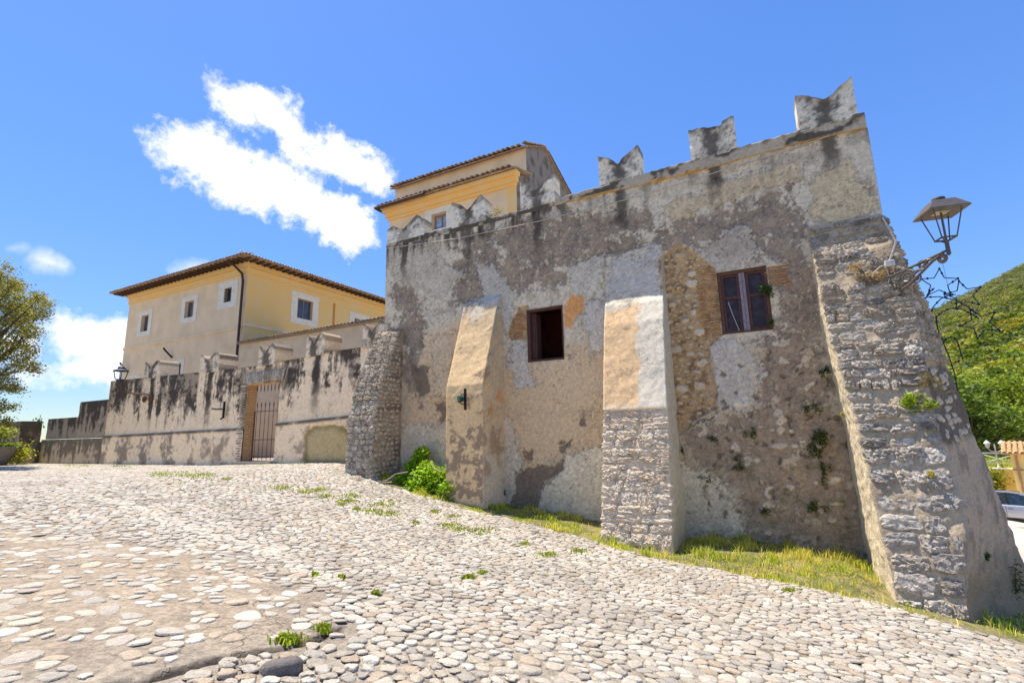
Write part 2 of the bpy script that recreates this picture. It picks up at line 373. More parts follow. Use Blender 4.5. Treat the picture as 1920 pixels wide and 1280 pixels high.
def build_ground():
    xs = axis(-4.5, 5, .035, 1.07, -500, 700); ys = axis(1.2, 7.5, .035, 1.06, -60, 900)
    X, Y = np.meshgrid(xs, ys, indexing='ij'); Zg = gz(X, Y)
    nearm = np.clip(1.4 - np.hypot(X, Y) / 16, 0, 1)
    sd = sandy(X, Y)
    Zg = Zg + nearm * (.004 * fbm(X * 3, Y * 3, 4, 5) + .013 * fbm(X * 12, Y * 12, 3, 8, .7) * (1 - .6 * sd)) - .010 + .006 * sd
    dc = polyd(X, Y, CRACK) + .03 * fbm(X * 6, Y * 6, 3, 4)
    side = sdf(X, Y, SANDY) > 0
    Zg = Zg - .04 * ss(.045, .0, dc) - .009 * ss(0, .05, dc) * (~side) * ss(1.0, .2, dc)
    c = np.zeros(X.shape + (3,)) + lin(134, 123, 107)
    c = mixc(c, lin(162, 145, 123), sd); nr = ss(6.0, 3.6, np.hypot(X, Y)); c = mixc(c, lin(164, 151, 133), nr * (1 - sd) * .8)
    n = fbm(X * 2.2, Y * 2.2, 5, 31, .6)
    c = mixc(c, lin(110, 100, 90), ss(.1, .5, n) * .6 * (1 - .5 * sd)); c = mixc(c, lin(190, 172, 148), ss(.1, .6, -n) * .5)
    c = mixc(c, lin(66, 58, 52), ss(.06, .02, dc))
    farm = ss(22, 30, np.hypot(X, Y)); c = mixc(c, lin(178, 166, 148), farm * .8)
    s = X * RR[0] + Y * RR[1]; p = D0 - (X * NA[0] + Y * NA[1])
    c = mixc(c, lin(214, 198, 176), ss(4, 7, s) * ss(1.5, -1, p))
    P = np.stack([X, Y, Zg + EYE], -1)
    g = obj('ground', mesh('ground', P, gridf(len(xs), len(ys)), c), MGR, kind='structure')
    g['label'] = 'sloping paved square of mortar set with pale cobbles'
    return g
ground = build_ground()

# cobbles: irregular cells on a jittered lattice, each stone a low dome of its own
def build_cobbles():
    sp = .122
    x0, x1, y0, y1 = -28, 9, .7, 24
    ny = int((y1 - y0) / (sp * .866)); nx = int((x1 - x0) / sp)
    I, J = np.meshgrid(np.arange(nx), np.arange(ny), indexing='ij')
    jit = .36
    PX = x0 + (I + .5 * (J % 2)) * sp + rng.uniform(-jit, jit, I.shape) * sp
    PY = y0 + J * sp * .866 + rng.uniform(-jit, jit, I.shape) * sp
    # drop some seeds so that neighbours make larger stones
    alive = rng.uniform(size=I.shape) > .12 + .42 * sandy(PX, PY) + .12 * ss(4.2, 2.5, np.hypot(PX, PY))
    NBR = [(a, b) for a in range(-3, 4) for b in range(-3, 4) if (a, b) != (0, 0)]
    K = 14
    s = PX * RR[0] + PY * RR[1]; p = D0 - (PX * NA[0] + PY * NA[1])
    vis = (np.abs(PX) < PY * 1.13 + 2.2) & alive & (p > .15)
    vis &= ~((s < 3.6) & (s > -11) & (p < strip_edge(s)) )
    dist = np.hypot(PX, PY); vis &= dist < 33
    vis[:3] = vis[-3:] = False; vis[:, :3] = vis[:, -3:] = False
    ii, jj = np.nonzero(vis)
    cx, cy = PX[ii, jj], PY[ii, jj]; n = len(cx)
    th = np.linspace(0, 2 * math.pi, K, endpoint=False); ct, st = np.cos(th), np.sin(th)
    R = np.full((n, K), .13)
    for a, b in NBR:
        al = alive[ii + a, jj + b]
        dx = PX[ii + a, jj + b] - cx; dy = PY[ii + a, jj + b] - cy; d2 = (dx * dx + dy * dy) / 2
        dot = dx[:, None] * ct + dy[:, None] * st
        r = np.where((dot > 1e-6) & al[:, None], d2[:, None] / np.maximum(dot, 1e-6), 9.)
        R = np.minimum(R, r)
    sdv = sandy(cx, cy)
    cap = np.quantile(R, .7, axis=1)[:, None] * 1.12; R = np.minimum(R, cap)
    R = .10 * np.roll(R, 1, 1) + .80 * R + .10 * np.roll(R, -1, 1)
    gap = .002 + .004 * rng.uniform(size=n)
    k = np.where(rng.uniform(size=n) < sdv * .9, rng.uniform(.55, .92, n), rng.uniform(.93, 1.0, n))
    k = k * np.where(np.hypot(cx, cy) < 4.2 + .8 * fbm(cx, cy, 2, 78), rng.uniform(.78, 1.0, n), 1.0)
    dcr = polyd(cx, cy, CRACK)
    skip = (rng.uniform(size=n) < sdv * .26) | (dcr < .09)
    rib = polyd(cx, cy, RIB)
    R = np.maximum(R * k[:, None] - gap[:, None], .02) * rng.uniform(.94, 1.06, (n, K))
    zc = gz(cx, cy)
    ht = rng.uniform(.003, .0085, n) * (1 - .1 * sdv)
    tx, ty = rng.normal(0, .06, n), rng.normal(0, .06, n)
    pal = np.array([lin(216, 206, 190), lin(226, 219, 206), lin(208, 197, 181), lin(212, 199, 180), lin(202, 191, 176), lin(206, 187, 165), lin(196, 187, 175), lin(224, 215, 201), lin(216, 204, 188)])
    col = pal[rng.integers(0, len(pal), n)] * rng.uniform(.76, .93, (n, 1))
    tn = ss(.0, .5, fbm(cx * .6, cy * .6, 3, 90)); col = col * (1 - .14 * tn[:, None]) * (1 + .16 * sdv[:, None])
    col = np.where((rib < .13)[:, None], lin(216, 206, 190) * rng.uniform(.8, 1.0, (n, 1)), col); R = np.where((rib < .13)[:, None], R * 1.06, R)
    ok = ~skip
    # one large dark stone beside the crack
    bx, by = on_ground(528, 1255)
    d = np.hypot(cx - bx, cy - by); ok &= d > .13
    d = np.hypot(cx, cy)
    order = np.argsort(d); order = order[ok[order]]
    infr = (np.abs(cx) < cy * 1.075) & (cy > 1.2)
    vz = zc / np.maximum(cy, .1); infr &= vz > -.60
    near = [i for i in order if infr[i]][:299]
    nset = np.zeros(n, bool); nset[near] = True
    def dome(i, rings):
        rr_ = R[i]; V = []; 
        for f, h in rings:
            V.append(np.stack([rr_ * ct * f, rr_ * st * f, np.full(K, h) * ht[i] + (rr_ * ct * tx[i] + rr_ * st * ty[i]) * f], -1))
        V.append(np.array([[0, 0, ht[i] * 1.0]]))
        return np.concatenate(V)
    RG = [(1.0, -2.0), (.965, .55), (.84, .95)]
    F = []
    for r in range(2):
        for k_ in range(K): F.append((r * K + k_, r * K + (k_ + 1) % K, (r + 1) * K + (k_ + 1) % K, (r + 1) * K + k_))
    for k_ in range(K): F.append((2 * K + k_, 2 * K + (k_ + 1) % K, 3 * K))
    def slope(i):
        e = .05; return ((gz(cx[i] + e, cy[i]) - gz(cx[i] - e, cy[i])) / (2 * e), (gz(cx[i], cy[i] + e) - gz(cx[i], cy[i] - e)) / (2 * e))
    for i in near:
        v = dome(i, RG); gx, gy = slope(i); v[:, 2] += v[:, 0] * gx + v[:, 1] * gy
        v[:, :2] += .004 * rng.normal(size=(len(v), 2)); v[2 * K:, 2] += .003 * rng.normal(size=len(v) - 2 * K)
        obj('cobble', mesh('cobble', v, F, col[i]), MCOB, ground, loc=(cx[i], cy[i], zc[i] + EYE))
    # the dark stone
    K2 = 12; rr_ = .10 + .035 * np.cos(2 * (th - .6)); v = []
    for f, h in RG: v.append(np.stack([rr_ * ct * f, rr_ * st * f * .8, np.full(K, h * .055)], -1))
    v.append(np.array([[0, 0, .055]])); v = np.concatenate(v)
    obj('cobble', mesh('cobble', v, F, lin(128, 120, 116)), MCOB, ground, loc=(bx, by, float(gz(bx, by)) + EYE), label='large dark grey cobble beside the crack')
    def rest_of(rest, rings, nm):
        R_, ht_ = R[rest], ht[rest]; e = .05; nr_ = len(rings)
        gx = (gz(cx[rest] + e, cy[rest]) - gz(cx[rest] - e, cy[rest])) / (2 * e); gy = (gz(cx[rest], cy[rest] + e) - gz(cx[rest], cy[rest] - e)) / (2 * e)
        V = []
        for f, h in rings:
            ox, oy = R_ * ct * f, R_ * st * f
            V.append(np.stack([cx[rest][:, None] + ox, cy[rest][:, None] + oy, zc[rest][:, None] + EYE + h * ht_[:, None] + ox * (gx + tx[rest])[:, None] + oy * (gy + ty[rest])[:, None]], -1))
        V.append(np.stack([cx[rest], cy[rest], zc[rest] + EYE + ht_], -1)[:, None, :])
        V = np.concatenate(V, 1); m = V.shape[1]; nr = len(rest); T = []
        for r in range(nr_ - 1):
            for k_ in range(K): T += [(r * K + k_, r * K + (k_ + 1) % K, (r + 1) * K + (k_ + 1) % K), (r * K + k_, (r + 1) * K + (k_ + 1) % K, (r + 1) * K + k_)]
        T += [((nr_ - 1) * K + k_, (nr_ - 1) * K + (k_ + 1) % K, nr_ * K) for k_ in range(K)]
        return V.reshape(-1, 3), np.arange(nr)[:, None, None] * m + np.array(T)[None], np.repeat(col[rest], m, axis=0)
    far = np.hypot(cx, cy) > 12
    v1, f1, c1 = rest_of(order[~nset[order] & ~far[order]], RG, 'a'); v2, f2, c2 = rest_of(order[~nset[order] & far[order]], [(1.0, -1.0), (.86, .8)], 'b')
    obj('cobbles', mesh('cobbles', np.concatenate([v1, v2]), np.concatenate([f1.reshape(-1, 3), f2.reshape(-1, 3) + len(v1)]), np.concatenate([c1, c2])), MCOB, ground, kind='stuff')
    print('cobbles', len(near), len(f1), len(f2))

_sx = [-12, -11, -9.9, -9.0, -7.5, -6.6, -5.5, -3.4, -2.8, -1.8, 0, 1.3, 2.0, 3.0, 4.5, 6]
_se = [0, .0, .8, 1.3, 1.3, 1.35, 1.35, 1.75, 1.95, 2.05, 2.25, 2.6, 2.8, 2.75, 2.6, 2.6]
def strip_edge(s): return np.interp(s, _sx, _se)
build_cobbles()

# ------------------------------------------------------------------ fortified building: facade
castle = thing('fortified_building', 'weathered grey plastered castle block with swallowtail battlements and four sloping buttresses', 'castle', L(-4, 0, -2.4))
WIN1 = (-5.52, -4.48, 1.78, 3.21); WIN2 = (-.72, .28, 1.99, 3.41)
S0, S1 = -10.56, 2.43
MER = [(-10.50, -9.00), (-7.96, -6.75), (-5.60, -4.55), (-3.28, -2.20), (-1.01, 0.0), (1.24, 2.30)]
MTOP = [[(0, 6.62), (.12, 6.72), (.42, 6.5), (.5, 6.56), (.8, 6.88), (1, 6.66)], [(0, 6.95), (.3, 6.78), (.46, 6.55), (.62, 6.72), (.88, 6.95), (1, 6.74)],
        [(0, 7.02), (.25, 6.84), (.47, 6.58), (.68, 6.78), (1, 7.0)], [(0, 7.06), (.3, 6.9), (.47, 6.68), (.6, 6.82), (.97, 7.07), (1, 7.0)],
        [(0, 7.06), (.25, 7.04), (.45, 6.98), (.72, 6.95), (.76, 7.05), (.88, 7.07), (.99, 7.12), (1, 7.08)], [(0, 7.14), (.25, 7.05), (.5, 6.86), (.62, 6.92), (.8, 7.08), (1, 7.2)]]
def ptop(s): return np.interp(s, [-10.6, -9, -6.6, -5.6, -4.4, -3.3, -1, 1.2, 2.45], [6.17, 6.17, 6.12, 6.13, 6.19, 6.21, 6.26, 6.3, 6.33])
PX = lambda pts, p=0: [Wp(x, y, p) for x, y in pts]
C_PL, C_BLUE, C_TAN, C_REND, C_PALE, C_BRN, C_DARK = lin(200, 188, 168), lin(178, 170, 158), lin(198, 172, 138), lin(140, 126, 112), lin(205, 198, 186), lin(112, 97, 84), lin(56, 50, 46)
RENDER = [PX([(1170, 470), (1290, 400), (1400, 360), (1495, 330), (1512, 420), (1545, 600), (1600, 820), (1645, 1010), (1640, 1060), (1400, 1060), (1385, 930), (1290, 860), (1280, 800), (1340, 770), (1420, 760), (1420, 640), (1460, 630), (1450, 500), (1340, 500), (1240, 465)]),
          PX([(1010, 395), (1240, 400), (1180, 470), (1130, 500), (1060, 545), (930, 545), (880, 600), (850, 570), (830, 500), (900, 440)]),
          PX([(736, 530), (792, 540), (800, 640), (790, 760), (760, 740), (742, 640)])]
PALE = [(PX([(1332, 650), (1345, 638), (1412, 645), (1425, 700), (1405, 775), (1350, 765), (1345, 700)]), lin(178, 174, 172)),
        (PX([(1270, 860), (1330, 890), (1362, 910), (1388, 960), (1402, 1030), (1270, 1040)]), lin(204, 198, 184)),
        (PX([(1300, 470), (1350, 445), (1390, 420), (1425, 470), (1400, 500), (1340, 510)]), lin(172, 165, 158)),
        (PX([(880, 780), (930, 768), (962, 790), (975, 880), (982, 920), (962, 990), (895, 990)]), lin(192, 186, 178)),
        (PX([(1060, 860), (1140, 830), (1140, 1000), (1008, 1000), (1012, 920)]), lin(206, 199, 186)),
        (PX([(1085, 575), (1140, 555), (1140, 640), (1108, 665)]), lin(180, 178, 178)),
        (PX([(953, 640), (985, 640), (990, 690), (1005, 722), (965, 728)]), lin(178, 176, 176)),
        (PX([(750, 800), (850, 800), (850, 900), (745, 920)]), lin(188, 180, 168)),
        (PX([(1150, 490), (1235, 470), (1242, 560), (1145, 560)]), lin(172, 170, 170)),
        (PX([(728, 470), (800, 465), (868, 515), (830, 560), (740, 520)]), lin(178, 172, 162)),
        (PX([(888, 490), (930, 500), (965, 560), (950, 620), (915, 580)]), lin(172, 170, 168)),
        (PX([(1055, 500), (1132, 478), (1134, 560), (1070, 550)]), lin(184, 180, 174)),
        (PX([(1240, 385), (1400, 330), (1500, 300), (1500, 335), (1390, 370), (1260, 410)]), lin(186, 172, 148)),
        (PX([(1520, 330), (1600, 300), (1645, 390), (1560, 425), (1525, 400)]), lin(186, 172, 146)),
        (PX([(810, 640), (850, 620), (845, 740), (815, 740)]), lin(186, 172, 152)),
        (PX([(1290, 480), (1330, 500), (1350, 505), (1320, 470)]), lin(180, 174, 166))]
BROWN = [PX([(968, 885), (1000, 878), (1055, 862), (1064, 885), (1022, 905), (1004, 960), (960, 960)]), PX([(815, 756), (850, 752), (852, 786), (828, 792)]),
         PX([(1048, 828), (1072, 824), (1070, 842), (1052, 846)]), PX([(984, 848), (998, 846), (996, 862), (986, 860)]), PX([(770, 688), (802, 680), (808, 735), (784, 746)]),
         PX([(1082, 790), (1094, 788), (1092, 800), (1084, 800)])]
TANP = [PX([(950, 690), (1000, 660), (1140, 610), (1140, 840), (1000, 880), (900, 800), (890, 700)]), PX([(760, 640), (880, 590), (860, 780), (760, 800)])]
OCH = PX([(1057, 572), (1072, 554), (1096, 556), (1097, 582), (1080, 592), (1070, 616), (1058, 614)])
RUBBLE = PX([(1236, 486), (1250, 472), (1275, 458), (1300, 470), (1345, 510), (1356, 628), (1330, 650), (1334, 700), (1345, 735), (1340, 768), (1300, 790), (1284, 812), (1262, 800), (1250, 640)])
BRK1 = PX([(972, 575), (990, 572), (994, 636), (958, 638), (952, 622)])
BRK2 = PX([(1438, 500), (1475, 492), (1482, 520), (1492, 548), (1484, 552), (1478, 532), (1444, 538)])

def facade_fields(S, Z):
    nA = fbm(S * .55, Z * .55, 4, 1); nB = fbm(S * 1.5, Z * 1.5, 6, 21, .62); nC = fbm(S * 4.5, Z * 4.5, 5, 41, .66); nD = fbm(S * 13, Z * 13, 3, 51, .7); nS = fbm(S * 3.2, Z * .5, 5, 61, .6)
    nM = fbm(S * 2.4 + 9, Z * 2.4, 6, 71, .72); rag = .55 * nB + .38 * nC + .22 * nD
    c = np.zeros(S.shape + (3,)) + C_PL
    d = .03 * fbm(S * .5, Z * .5, 3, 3) + .008 * nB + .004 * nC + .002 * nD
    c = mixc(c, lin(176, 156, 130), ss(3.0, .2, Z + nA * 1.5) * .8)
    c = mixc(c, C_BLUE, ss(.1, .4, nS + .5 * nB) * ss(6.2, 4.5, Z) * ss(.3, 2.2, Z) * .6)
    c = mixc(c, lin(152, 138, 120), ss(.0, .35, nM) * .65); c = mixc(c, lin(206, 196, 178), ss(.1, .45, -nM + .2 * nC) * .45)
    for q in TANP: c = mixc(c, C_TAN, ss(-.15, .25, sdf(S, Z, q) + .45 * nB) * .8)
    for i, q in enumerate(RENDER):
        f = sdf(S, Z, q)
        e = np.clip(f, -.5, .28) - .13 + rag * .95
        m = ss(-.035, .035, e); thin = ss(-.16, .0, e) * (1 - m)
        c = mixc(c, lin(160, 146, 130), thin * .5); edge_shade = np.exp(-((e + .03) / .035) ** 2)
        rc = C_REND * (1 + .40 * nC[..., None] + .22 * nD[..., None]); rc = mixc(rc, lin(156, 138, 116), ss(.05, .3, nM) * .7); rc = mixc(rc, lin(104, 93, 84), ss(.1, .4, -nM + .3 * nC) * .5)
        rc = mixc(rc, lin(158, 138, 114), ss(2.2, -.5, Z + nA) * .5 * (S > -2.5)); c = c * (1 - m[..., None]) + rc * m[..., None]
        c = mixc(c, lin(92, 82, 74), edge_shade * .55); d = d - m * (.022 - .02 * nC - .008 * nD)  # shadow under the broken plaster edge painted in as a dark line
    # scattered scabs of lost plaster everywhere on the upper half
    m = ss(.27, .33, .6 * nB + .3 * nC + .12 * nA) * ss(.2, 1.2, Z + nA); c = mixc(c, C_REND * (1 + .3 * nD[..., None]), m * .75); d = d - m * .012
    m = ss(.42, .45, fbm(S * 6 + 3, Z * 6, 4, 81, .65)) * ss(.6, 1.6, Z + nA); c = mixc(c, lin(206, 194, 172), m * .55); d = d + m * .006
    for q, k in PALE:
        e = sdf(S, Z, q) + .42 * rag
        m = ss(-.02, .02, e); c = mixc(c, lin(100, 90, 82), np.exp(-((e + .02) / .03) ** 2) * .5); c = mixc(c, k * np.array([1.05, 1.0, .90]) * (1 + .2 * nM[..., None] + .12 * nD[..., None] + .1 * nC[..., None]), m * .8); d = d * (1 - m) + m * (.012 + .3 * d)  # edge shadow painted round each raised plaster patch, then the patch colour
    for q in BROWN:
        m = ss(-.012, .012, sdf(S, Z, q) + .3 * rag); c = mixc(c, C_BRN * (1 + .3 * nC[..., None]), m * .9); d = d - m * .02
    # pale stones showing and pock marks in the lower right bay
    bay = ss(-1.7, -1.4, S) * ss(2.2, 1.2, Z)
    m = ss(.5, .55, fbm(S * 2.6, Z * 3.4, 2, 99)) * bay * ss(-2.2, -1.5, Z); c = mixc(c, lin(206, 190, 168), m * .8); d = d + m * .02
    m = ss(.42, .55, fbm(S * 4.2, Z * 4.2, 3, 199)) * bay; c = mixc(c, lin(84, 72, 58), m * .7); d = d - m * .03
    m = ss(.25, .5, fbm(S * 3.1, Z * 3.1, 4, 299)) * bay * ss(.3, -1.2, Z); c = mixc(c, lin(96, 96, 62), m * .45)
    m = ss(-.02, .03, sdf(S, Z, OCH) + .06 * nC); c = mixc(c, lin(204, 142, 82), m * .9)
    for q in (RUBBLE, BRK1, BRK2):
        m = ss(-.015, .02, sdf(S, Z, q) + .05 * nC + .04 * nB)
        c = mixc(c, mixc(np.zeros(S.shape + (3,)) + lin(178, 150, 114), lin(128, 102, 76), ss(-.1, .4, nC + .4 * nD)) if q is not BRK2 else np.zeros(S.shape + (3,)) + lin(150, 128, 108), m); d = d - m * (.05 - .02 * nC)
    # run-off stains below the battlements
    for a, b in MER:
        mid = a + (b - a) * .47; ln = .55 + .75 * abs(math.sin(mid * 5.3))
        w = .21 + .08 * nB
        m = ss(w, w * .45, np.abs(S - mid + .06 * fbm(Z * 2, S * 0, 2, 7)) + .12 * np.abs(nC)) * ss(6.1 - ln - .5, 6.1 - ln * .4, Z + .3 * nC)
        c = mixc(c, C_DARK, m * .85)
    m = ss(.0, .35, fbm(S * 4, Z * .7, 4, 161) + .15 * ss(-3.5, -7, S)) * ss(5.35, 6.0, Z + .3 * nB) * ss(-2.5, -5, S); c = mixc(c, C_DARK, m * .9)
    m = ss(.05, .4, fbm(S * 2.6, Z * .35, 5, 166, .62) + .2 * nC) * ss(4.3, 6.0, Z + .5 * nB); c = mixc(c, lin(104, 95, 86), m * .55)
    m = ss(.1, .5, fbm(S * 1.6, Z * 2.2, 4, 171)) * ss(5.3, 6.0, Z) ; c = mixc(c, lin(120, 112, 100), m * .5)
    m = ss(-.8, -2.4, Z + .6 * nB + .2 * (S + 4) * .3) * .35; c = mixc(c, lin(118, 112, 92), m)
    for k_, (fr, wd) in enumerate(((1.1, .012), (2.6, .02), (2.2, .018))):
        cr = np.abs(fbm(S * fr + 4 * k_, Z * fr, 5, 222 + 9 * k_, .6)); m = ss(wd, wd * .3, cr) * ss(-.05, .2, fbm(S * .7 + k_ * 5, Z * .7, 2, 333)); c = mixc(c, lin(92, 80, 70), m * .6); d = d - m * .006
    c = c * (1 + .13 * nD + .12 * nM)[..., None]
    return c, d
def build_facade():
    st = .024
    ss_ = np.unique(np.concatenate([np.linspace(S0, S1, int((S1 - S0) / st)), WIN1[:2], WIN2[:2]])); zz = np.unique(np.concatenate([np.linspace(-3.3, 6.02, int(9.3 / st)), WIN1[2:], WIN2[2:]]))
    S, Z = np.meshgrid(ss_, zz, indexing='ij')
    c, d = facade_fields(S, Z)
    hole = np.zeros(S.shape, bool)
    for a, b, e, f in (WIN1, WIN2):
        d = np.where((S > a - .02) & (S < b + .02) & (Z > e - .02) & (Z < f + .02), np.clip(d, -.02, .02), d)
    sc_, zc_ = (S[:-1, :-1] + S[1:, 1:]) / 2, (Z[:-1, :-1] + Z[1:, 1:]) / 2
    keep = np.ones(sc_.shape, bool)
    for a, b, e, f in (WIN1, WIN2): keep &= ~((sc_ > a) & (sc_ < b) & (zc_ > e) & (zc_ < f))
    P = L(S, d, Z)
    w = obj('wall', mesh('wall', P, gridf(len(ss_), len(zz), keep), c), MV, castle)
    # body behind: left end, right end, back, flat top
    mb = MB(); k = lin(160, 150, 136)
    for sa in (S0, S1):
        q = [L(sa, p, z) for p, z in ((0, -3.3), (-5, -3.3), (-5, 6.0), (0, 6.0))]
        mb.add(q if sa == S1 else q[::-1], [(0, 1, 2, 3)], k)
    q = [L(S0, -5, -3.3), L(S1, -5, -3.3), L(S1, -5, 6.0), L(S0, -5, 6.0)]; mb.add(q, [(3, 2, 1, 0)], k)
    q = [L(S0, -.45, 5.98), L(S1, -.45, 5.98), L(S1, -5, 5.98), L(S0, -5, 5.98)]; mb.add(q, [(0, 1, 2, 3)], k)
    mb.build('side_wall', MV, castle)
    return w
wall = build_facade()

def top_band():
    """parapet band with a slightly proud cornice on its right part"""
    ss_ = np.linspace(S0, S1 - .02, 460); prof = [(0, -.02), (.0, .0), (.5, .0), (1, .0), (1.0, -.42), (.0, -.42)]
    n = 14; S = []; Pp = []; Zz = []
    for s in ss_:
        pr = .05 * float(ss(-4.6, -4.3, s)) + .012
        zt = float(ptop(s)); zb = 5.99 + .02 * math.sin(s)
        front = [(pr, zb + (zt - zb) * t) for t in np.linspace(0, 1, n)]
        line = [(-.02, zb)] + front + [(-.2, zt + .015), (-.42, zt), (-.42, zb)]
        S.append([s] * len(line)); Pp.append([q[0] for q in line]); Zz.append([q[1] for q in line])
    S, Pp, Zz = map(np.array, (S, Pp, Zz)); nC = fbm(S * 6, Zz * 6 + Pp * 5, 4, 8); nB = fbm(S * 1.5, Zz * 3 + Pp * 4, 4, 9)
    c = np.zeros(S.shape + (3,)) + lin(168, 156, 138)
    c = mixc(c, C_DARK, ss(-.1, .3, nB + .5 * nC + .3 * ss(-3.2, -5.5, S)) * .85)
    ed = ss(6.05, 6.0, Zz) * ss(-4.5, -4, S); c = mixc(c, lin(196, 150, 84), ed * ss(-.2, .3, nB) * .8)
    c = mixc(c, lin(120, 104, 78), ss(6.16, 6.25, Zz) * ss(-.1, .3, nC) * .6)
    Zz = Zz + .02 * nC * (Zz > 6.1); Pp = Pp + .012 * nC * (Pp > -.1)
    obj('parapet', mesh('parapet', L(S, Pp, Zz), gridf(*S.shape), c), MV, castle)
top_band()
def merlon(a, b, top, par, base_fn, th, seed, front_p=.03, pale=lin(212, 204, 188), stain=1., nu=26, nv=22):
    top = np.array(top); u = np.linspace(0, 1, nu); s = a + (b - a) * u
    zt = np.interp(u, top[:, 0], top[:, 1]) + .035 * fbm(s * 7, s * 0 + seed, 4, seed, .65); zb = base_fn(s) - .05
    t = np.linspace(0, 1, nv)
    # closed strip: front bottom->top, over, back top->bottom
    S = np.repeat(s[:, None], 2 * nv, 1)
    Zf = zb[:, None] + (zt - zb)[:, None] * t[None]; Zz = np.concatenate([Zf, Zf[:, ::-1]], 1)
    Pp = np.concatenate([np.full((nu, nv), front_p), np.full((nu, nv), front_p - th)], 1)
    n = fbm(S * 5, Zz * 5, 4, seed + 3); Pp = Pp + .03 * n; n2 = fbm(S * 14, Zz * 14, 3, seed + 5, .7)
    c = np.zeros(S.shape + (3,)) + pale
    mid = a + (b - a) * .47
    nB = fbm(S * 2.2, Zz * 2.2, 4, seed + 9)
    m = ss(.30, .08, np.abs(S - mid) + .26 * nB + .2 * n + .1 * n2) * stain; c = mixc(c, C_DARK, m * .85)
    m = ss(.2, .0, (zt[:, None] - Zz) + .14 * n) * .85; c = mixc(c, lin(84, 76, 68), m)
    c = mixc(c, lin(140, 130, 118), ss(.1, .45, nB + .4 * n) * .6); c = mixc(c, lin(74, 66, 60), ss(.3, .5, n2 + .5 * nB) * .6)
    P = L(S, Pp, Zz); F = gridf(nu, 2 * nv)
    v = P.reshape(-1, 3); ncap = []
    f = F.tolist()
    for i in (0, nu - 1):
        for j in range(nv - 1):
            q = [i * 2 * nv + j, i * 2 * nv + j + 1, i * 2 * nv + 2 * nv - 2 - j, i * 2 * nv + 2 * nv - 1 - j]
            f.append(q if i else q[::-1])
    me = mesh('merlon', v, f, c.reshape(-1, 3)); me.set_sharp_from_angle(angle=math.radians(45))
    return obj('merlon', me, MV, par)
for i, ((a, b), tp) in enumerate(zip(MER, MTOP)):
    merlon(a, b, tp, castle, ptop, .42, 300 + i * 11, .03 if i < 3 else .06, stain=.6 if i == 0 else 1.)

# ------------------------------------------------------------------ stones
def stone_mesh(k, nx=13, ny=10, rough=.5, sq=4., crag=True):
    r = np.random.default_rng(500 + k); u = np.linspace(-1, 1, nx); v = np.linspace(-1, 1, ny)
    U, V = np.meshgrid(u, v, indexing='ij'); ang_ = np.arctan2(V, U)
    rad = (np.abs(U) ** sq + np.abs(V) ** sq) ** (1 / sq); mx_ = np.maximum(np.abs(U), np.abs(V)); f = np.where(rad > 0, mx_ / np.maximum(rad, 1e-6), 1)
    wob = 1 + .26 * fbm(np.cos(ang_) * 1.6 + k * 7, np.sin(ang_) * 1.6 - k, 3, k) * mx_
    X = U * f * .5 * wob + r.normal(0, .018, U.shape); Y = V * f * .5 * wob + r.normal(0, .025, U.shape)
    edge = (np.abs(U) > .999) | (np.abs(V) > .999)
    H = (1 - mx_ ** 4) * .35 + .40 + rough * fbm(U * 1.4 + k * 3, V * 1.9 - k, 3, 60 + k) + (.55 * (.35 - np.abs(fbm(U * 2.2 + k, V * 3.6 + k, 3, 160 + k))) if crag else 0) + r.normal(0, .09 if crag else .07, U.shape)
    H = np.where(edge, -.5, H)
    me = mesh('stone', np.stack([X, Y, H], -1), gridf(nx, ny), smooth=not crag)
    return me
ST = [stone_mesh(k) for k in range(16)]
STR = [stone_mesh(k + 30, rough=.25, sq=2.4, crag=False, nx=7, ny=6) for k in range(8)]
STP = [stone_mesh(k + 70, rough=.2, sq=3, crag=False, nx=6, ny=5) for k in range(8)]
STB = [stone_mesh(k + 50, rough=.15, sq=6, crag=False, nx=6, ny=4) for k in range(6)]
def put_stone(me, mat, par, o, tx, ty, w, h, d, rot=0., name='stone'):
    tx = tx / np.linalg.norm(tx); nz = np.cross(tx, ty); nz /= np.linalg.norm(nz); ty = np.cross(nz, tx)
    c_, s_ = math.cos(rot), math.sin(rot); tx, ty = tx * c_ + ty * s_, ty * c_ - tx * s_
    m = Matrix(np.stack([tx, ty, nz], 1).tolist())
    me2 = MATMESH.get((me.name, mat.name))
    if me2 is None:
        me2 = me.copy(); me2.materials.clear(); me2.materials.append(mat); MATMESH[(me.name, mat.name)] = me2
    o_ = obj(name, me2, None, par, loc=o, rot=m.to_quaternion(), scale=(w, h, d))
    if name == 'stone' and par is not None and par.parent is castle:
        r_ = Vector(o) - cam.matrix_world.translation; STONES.append((w * h / r_.length_squared, o_, m, np.asarray(o, float), (w, h, d)))
    return o_
STONES = []
def join_small_stones(limit=298):            # the stones that show largest stay single parts; the small rest of each buttress is one part
    groups = {}
    for _, o_, m, c, sc_ in sorted(STONES, key=lambda q: -q[0])[limit:]: groups.setdefault((o_.parent.name, o_.data.materials[0].name), []).append((o_, m, c, sc_))
    for (pn, mn), lst in groups.items():
        V, F, b = [], [], 0; par = lst[0][0].parent
        for o_, m, c, sc_ in lst:
            n = len(o_.data.vertices); v = np.empty(n * 3); o_.data.vertices.foreach_get('co', v); v = v.reshape(-1, 3) * sc_
            V.append(v @ np.array(m).T + c); F += [[i + b for i in p.vertices] for p in o_.data.polygons]; b += n
            bpy.data.objects.remove(o_)
        obj('small_stones', mesh('small_stones', np.concatenate(V), F, None, False), bpy.data.materials[mn], par, kind='stuff')
MATMESH = {}

